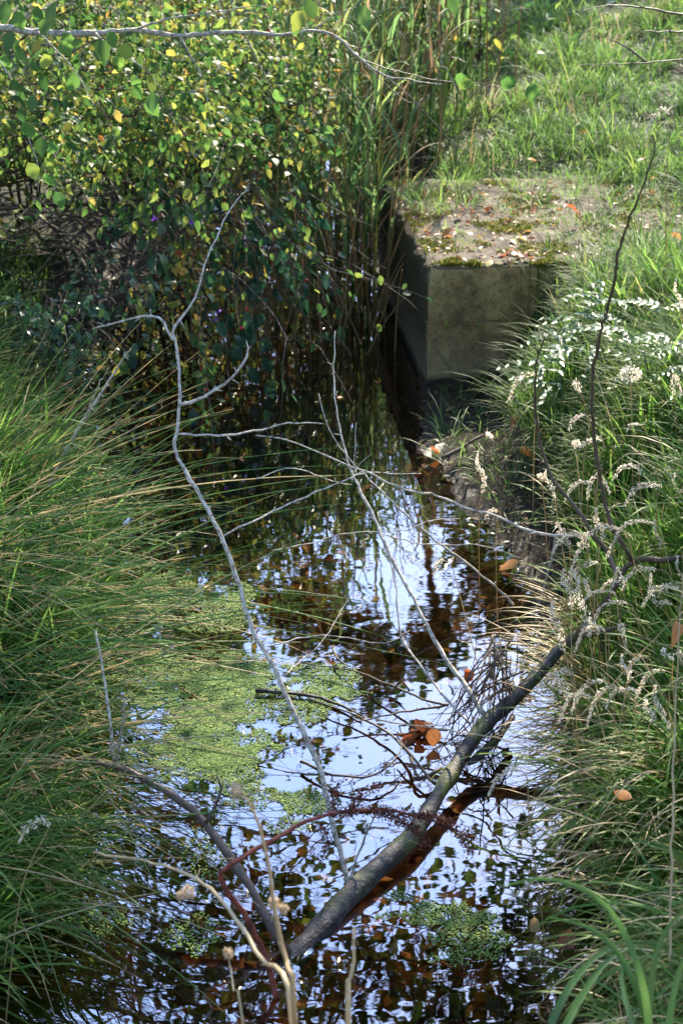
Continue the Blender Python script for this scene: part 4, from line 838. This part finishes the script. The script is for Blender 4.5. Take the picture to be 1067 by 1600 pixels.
duckpatch([(700, 1430, 120, 22, 900), (740, 1480, 80, 50, 900), (620, 1400, 40, 12, 150)], 'green duckweed patch right of the lower log', hole=-.15)
duckpatch([(140, 1440, 70, 35, 380), (290, 1460, 60, 40, 300), (60, 1480, 60, 60, 200)], 'scattered duckweed on the dark lower left water', hole=-.25)

# ------------------------------------------------------------------ leaves lying about (one thing each)
def fallen(px, py, z, label, grp=None, mat='fallen', L=.05, r=None, tilt=.35, cat='fallen leaf', surf_=True):
    p = at(px, py, z)
    if surf_:
        for _ in range(12): p = at(px, py, float(surfw(p[0], p[1])) + z)
    d = rdir(1, .15); nr = np.array([[0, 0, 1.]]) + rng.normal(0, tilt, (1, 3))
    mb = MB(); leaves(mb, p[None] - d * L * .5, d, nr, np.array([L]), .62, 'ovate', rng.uniform(-.6, .9), 1.3, rnd=np.array([rng.random() if r is None else r]))
    tube(mb, [p - d[0] * L * .5, p - d[0] * L * .62 + [0, 0, .001], p - d[0] * L * .75], [.0007, .0006, .0004], 5, r or .3, .02)
    o = mb.build('fallen_leaf', M[mat], None, origin=tuple(p)); return tag(o, label, cat, grp)
g1 = 'brown leaves scattered over the concrete top'
for i in range(60):
    px = rng.uniform(640, 880); py = rng.uniform(300, 412)
    if px < 612 + (py - 316) * .55 + 12: continue
    fallen(px, py, .012, 'small brown curled leaf lying on the mossy concrete top', g1, 'fallen' if rng.random() < .6 else 'paleleaf', rng.uniform(.025, .05))
fallen(702, 363, .015, 'largest orange leaf on the concrete top near its left edge', L=.075, r=.6)
fallen(792, 389, .02, 'bright orange leaf near the front edge of the concrete top', L=.055, r=.65)
fallen(764, 409, .015, 'pale green round leaf on the front edge of the concrete', L=.045, mat='fallen', r=1.)
fallen(831, 250, .12, 'small orange leaf caught in the grass above the block', L=.04, r=.75)
fallen(957, 352, .13, 'glowing orange leaf in the grass right of the block', L=.045, r=.75)
fallen(1052, 362, .12, 'glowing orange leaf at the right edge of the picture', L=.07, r=.72)
fallen(890, 318, .10, 'rust brown leaf in the grass behind the block', L=.06, r=.4)
for i, (px, py) in enumerate([(785, 605), (803, 650), (850, 668), (932, 652), (1008, 640), (865, 695), (820, 703), (765, 678), (872, 645), (730, 310), (1003, 250), (910, 205), (1020, 275), (940, 600)]):
    fallen(px, py, .09, 'orange brown leaf resting on top of the green bank grass', 'orange leaves on the bank grass', L=.045, r=rng.uniform(.3, .8))
fallen(650, 690, .01, 'pale cream leaf on the wet mud tip', L=.055, mat='paleleaf', r=.3, tilt=.15)
fallen(702, 724, .01, 'pale yellow leaf at the mud edge nearest the log', L=.06, mat='paleleaf', r=.5, tilt=.15)
fallen(684, 708, .02, 'yellow lit curled leaf heap leaf on the mud', L=.06, mat='fallen', r=.95)
fallen(682, 700, .03, 'rust orange leaf on the mud between two pale ones', L=.05, mat='fallen', r=.5)
fallen(705, 560 + 80, .01, 'small yellow leaf on dark mud below the concrete', L=.045, mat='paleleaf', r=.6)
g3 = 'leaves floating on the dark pool'
for px, py in ((490, 545), (510, 547), (575, 551), (535, 620), (250, 628), (470, 545), (590, 595), (172, 683), (352, 640), (380, 602), (455, 520), (530, 522)):
    fallen(px, py, .004, 'tan leaf floating flat on the dark pool', g3, L=rng.uniform(.03, .05), r=rng.uniform(.5, .85), tilt=.06, surf_=False)
fallen(328, 921, .005, 'tan leaf floating beside the upper duckweed', L=.06, r=.85, tilt=.06, surf_=False)
fallen(403, 971, .005, 'pale leaf floating on the ripple next to the tall stick', L=.055, mat='paleleaf', r=.2, tilt=.06, surf_=False)
fallen(272, 907, .02, 'small cream leaf on the upper duckweed', L=.035, mat='paleleaf', r=.2, surf_=False)
fallen(200, 1033, .05, 'cream leaf caught low among the rush stems', L=.03, mat='paleleaf', r=.3, surf_=False)
fallen(45, 1018, .30, 'orange leaf caught in the left bank grass', L=.035, r=.7, surf_=False)
fallen(12, 800, .32, 'yellow orange leaf at the left edge', L=.05, r=.8, surf_=False)
fallen(885, 1467, .02, 'rust brown leaf floating under the hanging grass', L=.06, r=.35, surf_=False)
fallen(835, 1440, .02, 'small pale orange leaf on the water below the hanging grass', L=.035, r=.8, surf_=False)
fallen(972, 1240, .36, 'orange leaf held up in the hanging grass', L=.042, r=.7, surf_=False)
fallen(1060, 980, .66, 'round orange leaf at the right edge beside the bleached stem', L=.04, r=.66, surf_=False, tilt=1.5)
fallen(735, 1040, .02, 'brown leaf under the brushwood', L=.05, r=.3, surf_=False)
fallen(800, 880, .30, 'pale orange leaf in the sunlit grass at the water edge', L=.04, r=.75, surf_=False)
def debris(n, x0, x1, y0, y1, ok, label, L0, L1, mats='fallen'):
    p = scatter(n, x0, x1, y0, y1, ok); n = len(p); p[:, 2] = np.maximum(surf(p[:, 0], p[:, 1]), 0) + rng.uniform(.003, .012, n)
    mb = MB(); leaves(mb, p, rdir(n, .25), np.array([[0, 0, 1.]]) + rng.normal(0, .5, (n, 3)), rng.uniform(L0, L1, n), .5, 'simple', .3, .5, rnd=rng.random(n) ** 1.3)
    tag(mb.build('leaf_litter', M[mats]), label, 'leaf litter', kind='stuff')
debris(520, .2, 1.5, 5.6, 6.75, on_block, 'crumbled brown leaf litter covering the concrete top', .008, .03)
debris(300, .2, 1.5, 5.6, 6.75, on_block, 'pale broken straw bits on the concrete top', .01, .03, 'paleleaf')
debris(260, .2, 1.0, 4.0, 5.5, lambda x, y: (x > xr(y) - .02) & ~rightok(x, y), 'dark leaf scraps trodden into the wet mud', .01, .03, 'darkscrap')
# dark leaf clump by the log
root = empty('leaf_clump', tuple(at(665, 1150, 0)), 'clump of wet dark leaves with one glowing orange leaf in the water by the log', 'leaf clump')
mb = MB(); n = 16; pos = at(650, 1145, .01) + rng.normal(0, .014, (n, 3)) * [1, 1, .6]; leaves(mb, pos, rdir(n), rdir(n), .042, .7, rnd=rng.random(n) * .12); mb.build('dark_leaves', M['fallen'], root)
mb = MB(); pos = np.array([at(678, 1136, .05)]); leaves(mb, pos, rdir(1), np.array([[0, -.8, .5]]), .05, .8, rnd=np.array([.7])); mb.build('orange_leaf', M['fallen'], root)
# drowned litter on the bed
n = 1100; y = rng.uniform(1.9, 6, n); x = rng.uniform(-1.2, .6, n); k = (x > xl(y)) & (x < xr(y)); x, y = x[k], y[k]; n = len(x)
mb = MB(); leaves(mb, np.stack([x, y, height(x, y) + .008], -1), rdir(n, .15), np.array([[0, 0, 1.]]) + rng.normal(0, .3, (n, 3)), rng.uniform(.03, .06, n), .6, 'simple', rnd=rng.random(n) * .9)
tag(mb.build('leaf_litter', M['fallen']), 'brown leaf litter under water on the stream bed', 'leaf litter', kind='stuff')

# ------------------------------------------------------------------ trees standing round the stream
def tree(x, y, h, r, limbs, nleaf, L, label, mat, low=None, name='alder_tree', crown_pts=None, grp=None):
    z = float(height(x, y)); root = empty(name, (x, y, z), label, 'tree', grp)
    lines, anch = [], []; lines2 = []
    P_, rr = smooth_line([(x, y, z - .2), (x + rng.normal(0, .1), y, z + h * .3), (x + rng.normal(0, .2), y + rng.normal(0, .2), z + h * .65), (x + rng.normal(0, .3), y, z + h)], [r, r * .75, r * .5, r * .12], .3)
    mb = MB(); tube(mb, P_, rr, 12); mb.build('trunk', M['trunk'], root)
    for i in range(limbs):
        t = rng.uniform(.25, .97); j = int(t * (len(P_) - 1)); az = i * 2.4 + rng.normal(0, .3); Lb = h * .32 * (1.15 - t * .7) * rng.uniform(.7, 1.2)
        grow(P_[j], np.array([math.cos(az), math.sin(az), .35]), Lb, r * .3, 1, .6, .01, 6, .12, lines, anch)
    for tgt in (crown_pts or []):
        s_ = P_[int(.35 * len(P_))]; d = np.array(tgt) - s_
        grow(s_, d, np.linalg.norm(d), r * .25, 2, .4, .0, 6, .07, lines, anch, kmin=.78)
    if low: anch = [a for a in anch if a[0][2] > 2.36 - .12 * a[0][1]]; lines = [l for l in lines if (l[0][:, 2] > 2.36 - .12 * l[0][:, 1]).all()]
    woody('', 'branches', lines, M['trunk'], root, 4)
    A = np.array([a[0] for a in anch]); i = rng.integers(0, len(A), nleaf); pos = A[i] + rng.normal(0, .05 * h / 5 + .05, (nleaf, 3))
    if low: pos = pos[pos[:, 2] > 2.36 - .12 * pos[:, 1]]; nleaf = len(pos)
    mb = MB(); leaves(mb, pos, rdir(nleaf), rdir(nleaf) + [0, 0, .5], L * rng.uniform(.6, 1.3, nleaf), .7, 'simple'); mb.build('crown', mat, root)
    return root
# leaning alder whose twigs overhang the stream
tree(-2.9, 5.0, 5.0, .12, 1, 4100, .062, 'alder tree left of the stream overhanging the water', M['canopy'], low=True, crown_pts=[(-1.0, 4.9, 2.35), (-.9, 5.2, 2.5), (-1.2, 4.6, 2.3), (-.7, 4.9, 2.3), (-.3, 5.0, 2.3), (-.9, 4.5, 2.15), (-.1, 5.4, 2.6), (.1, 5.0, 2.4), (-.6, 4.5, 2.2), (-.4, 4.2, 2.05), (0, 4.6, 2.2)])
tree(3.2, 5.2, 5.0, .12, 1, 4400, .062, 'alder tree right of the stream reaching over the slope', M['canopy'], low=True, crown_pts=[(1.2, 5.4, 2.6), (.9, 4.5, 2.2), (.6, 5.2, 2.4), (1.1, 4.9, 2.3), (.7, 5.6, 2.7), (.4, 4.7, 2.2), (1.3, 4.5, 2.2), (1.6, 4.3, 2.2)])
bg_spots = [(-12, 25, 13), (-8, 23, 12.5), (-4.6, 24, 12.5), (-1.4, 23, 12), (1.6, 24, 11.4), (4.6, 23, 9.5), (8, 25, 10), (12, 23, 11), (-14, 17, 10), (14, 18, 9), (-6.5, 15, 7.5), (9.5, 15, 7.5)]
tproto = [tree(-60 - 10 * 0, 90, 9, .16, 18, 9000, .16, 'leafy woodland tree standing beyond the stream', M['canopy'], name='woodland_tree', grp='trees beyond the stream') for _ in range(2)]
def copy_tree(o, parent=None):
    c = o.copy(); C.objects.link(c)
    if parent is not None: c.parent = parent
    for ch in list(o.children): copy_tree(ch, c)
    return c
for i, (x, y, h) in enumerate(bg_spots):
    pr = tproto[i % 2]; o = pr if i < 2 else copy_tree(pr)
    o.location = (x, y, float(height(x, y))); s_ = h / 9; o.scale = (s_, s_, s_); o.rotation_euler = (0, 0, i * 1.3)
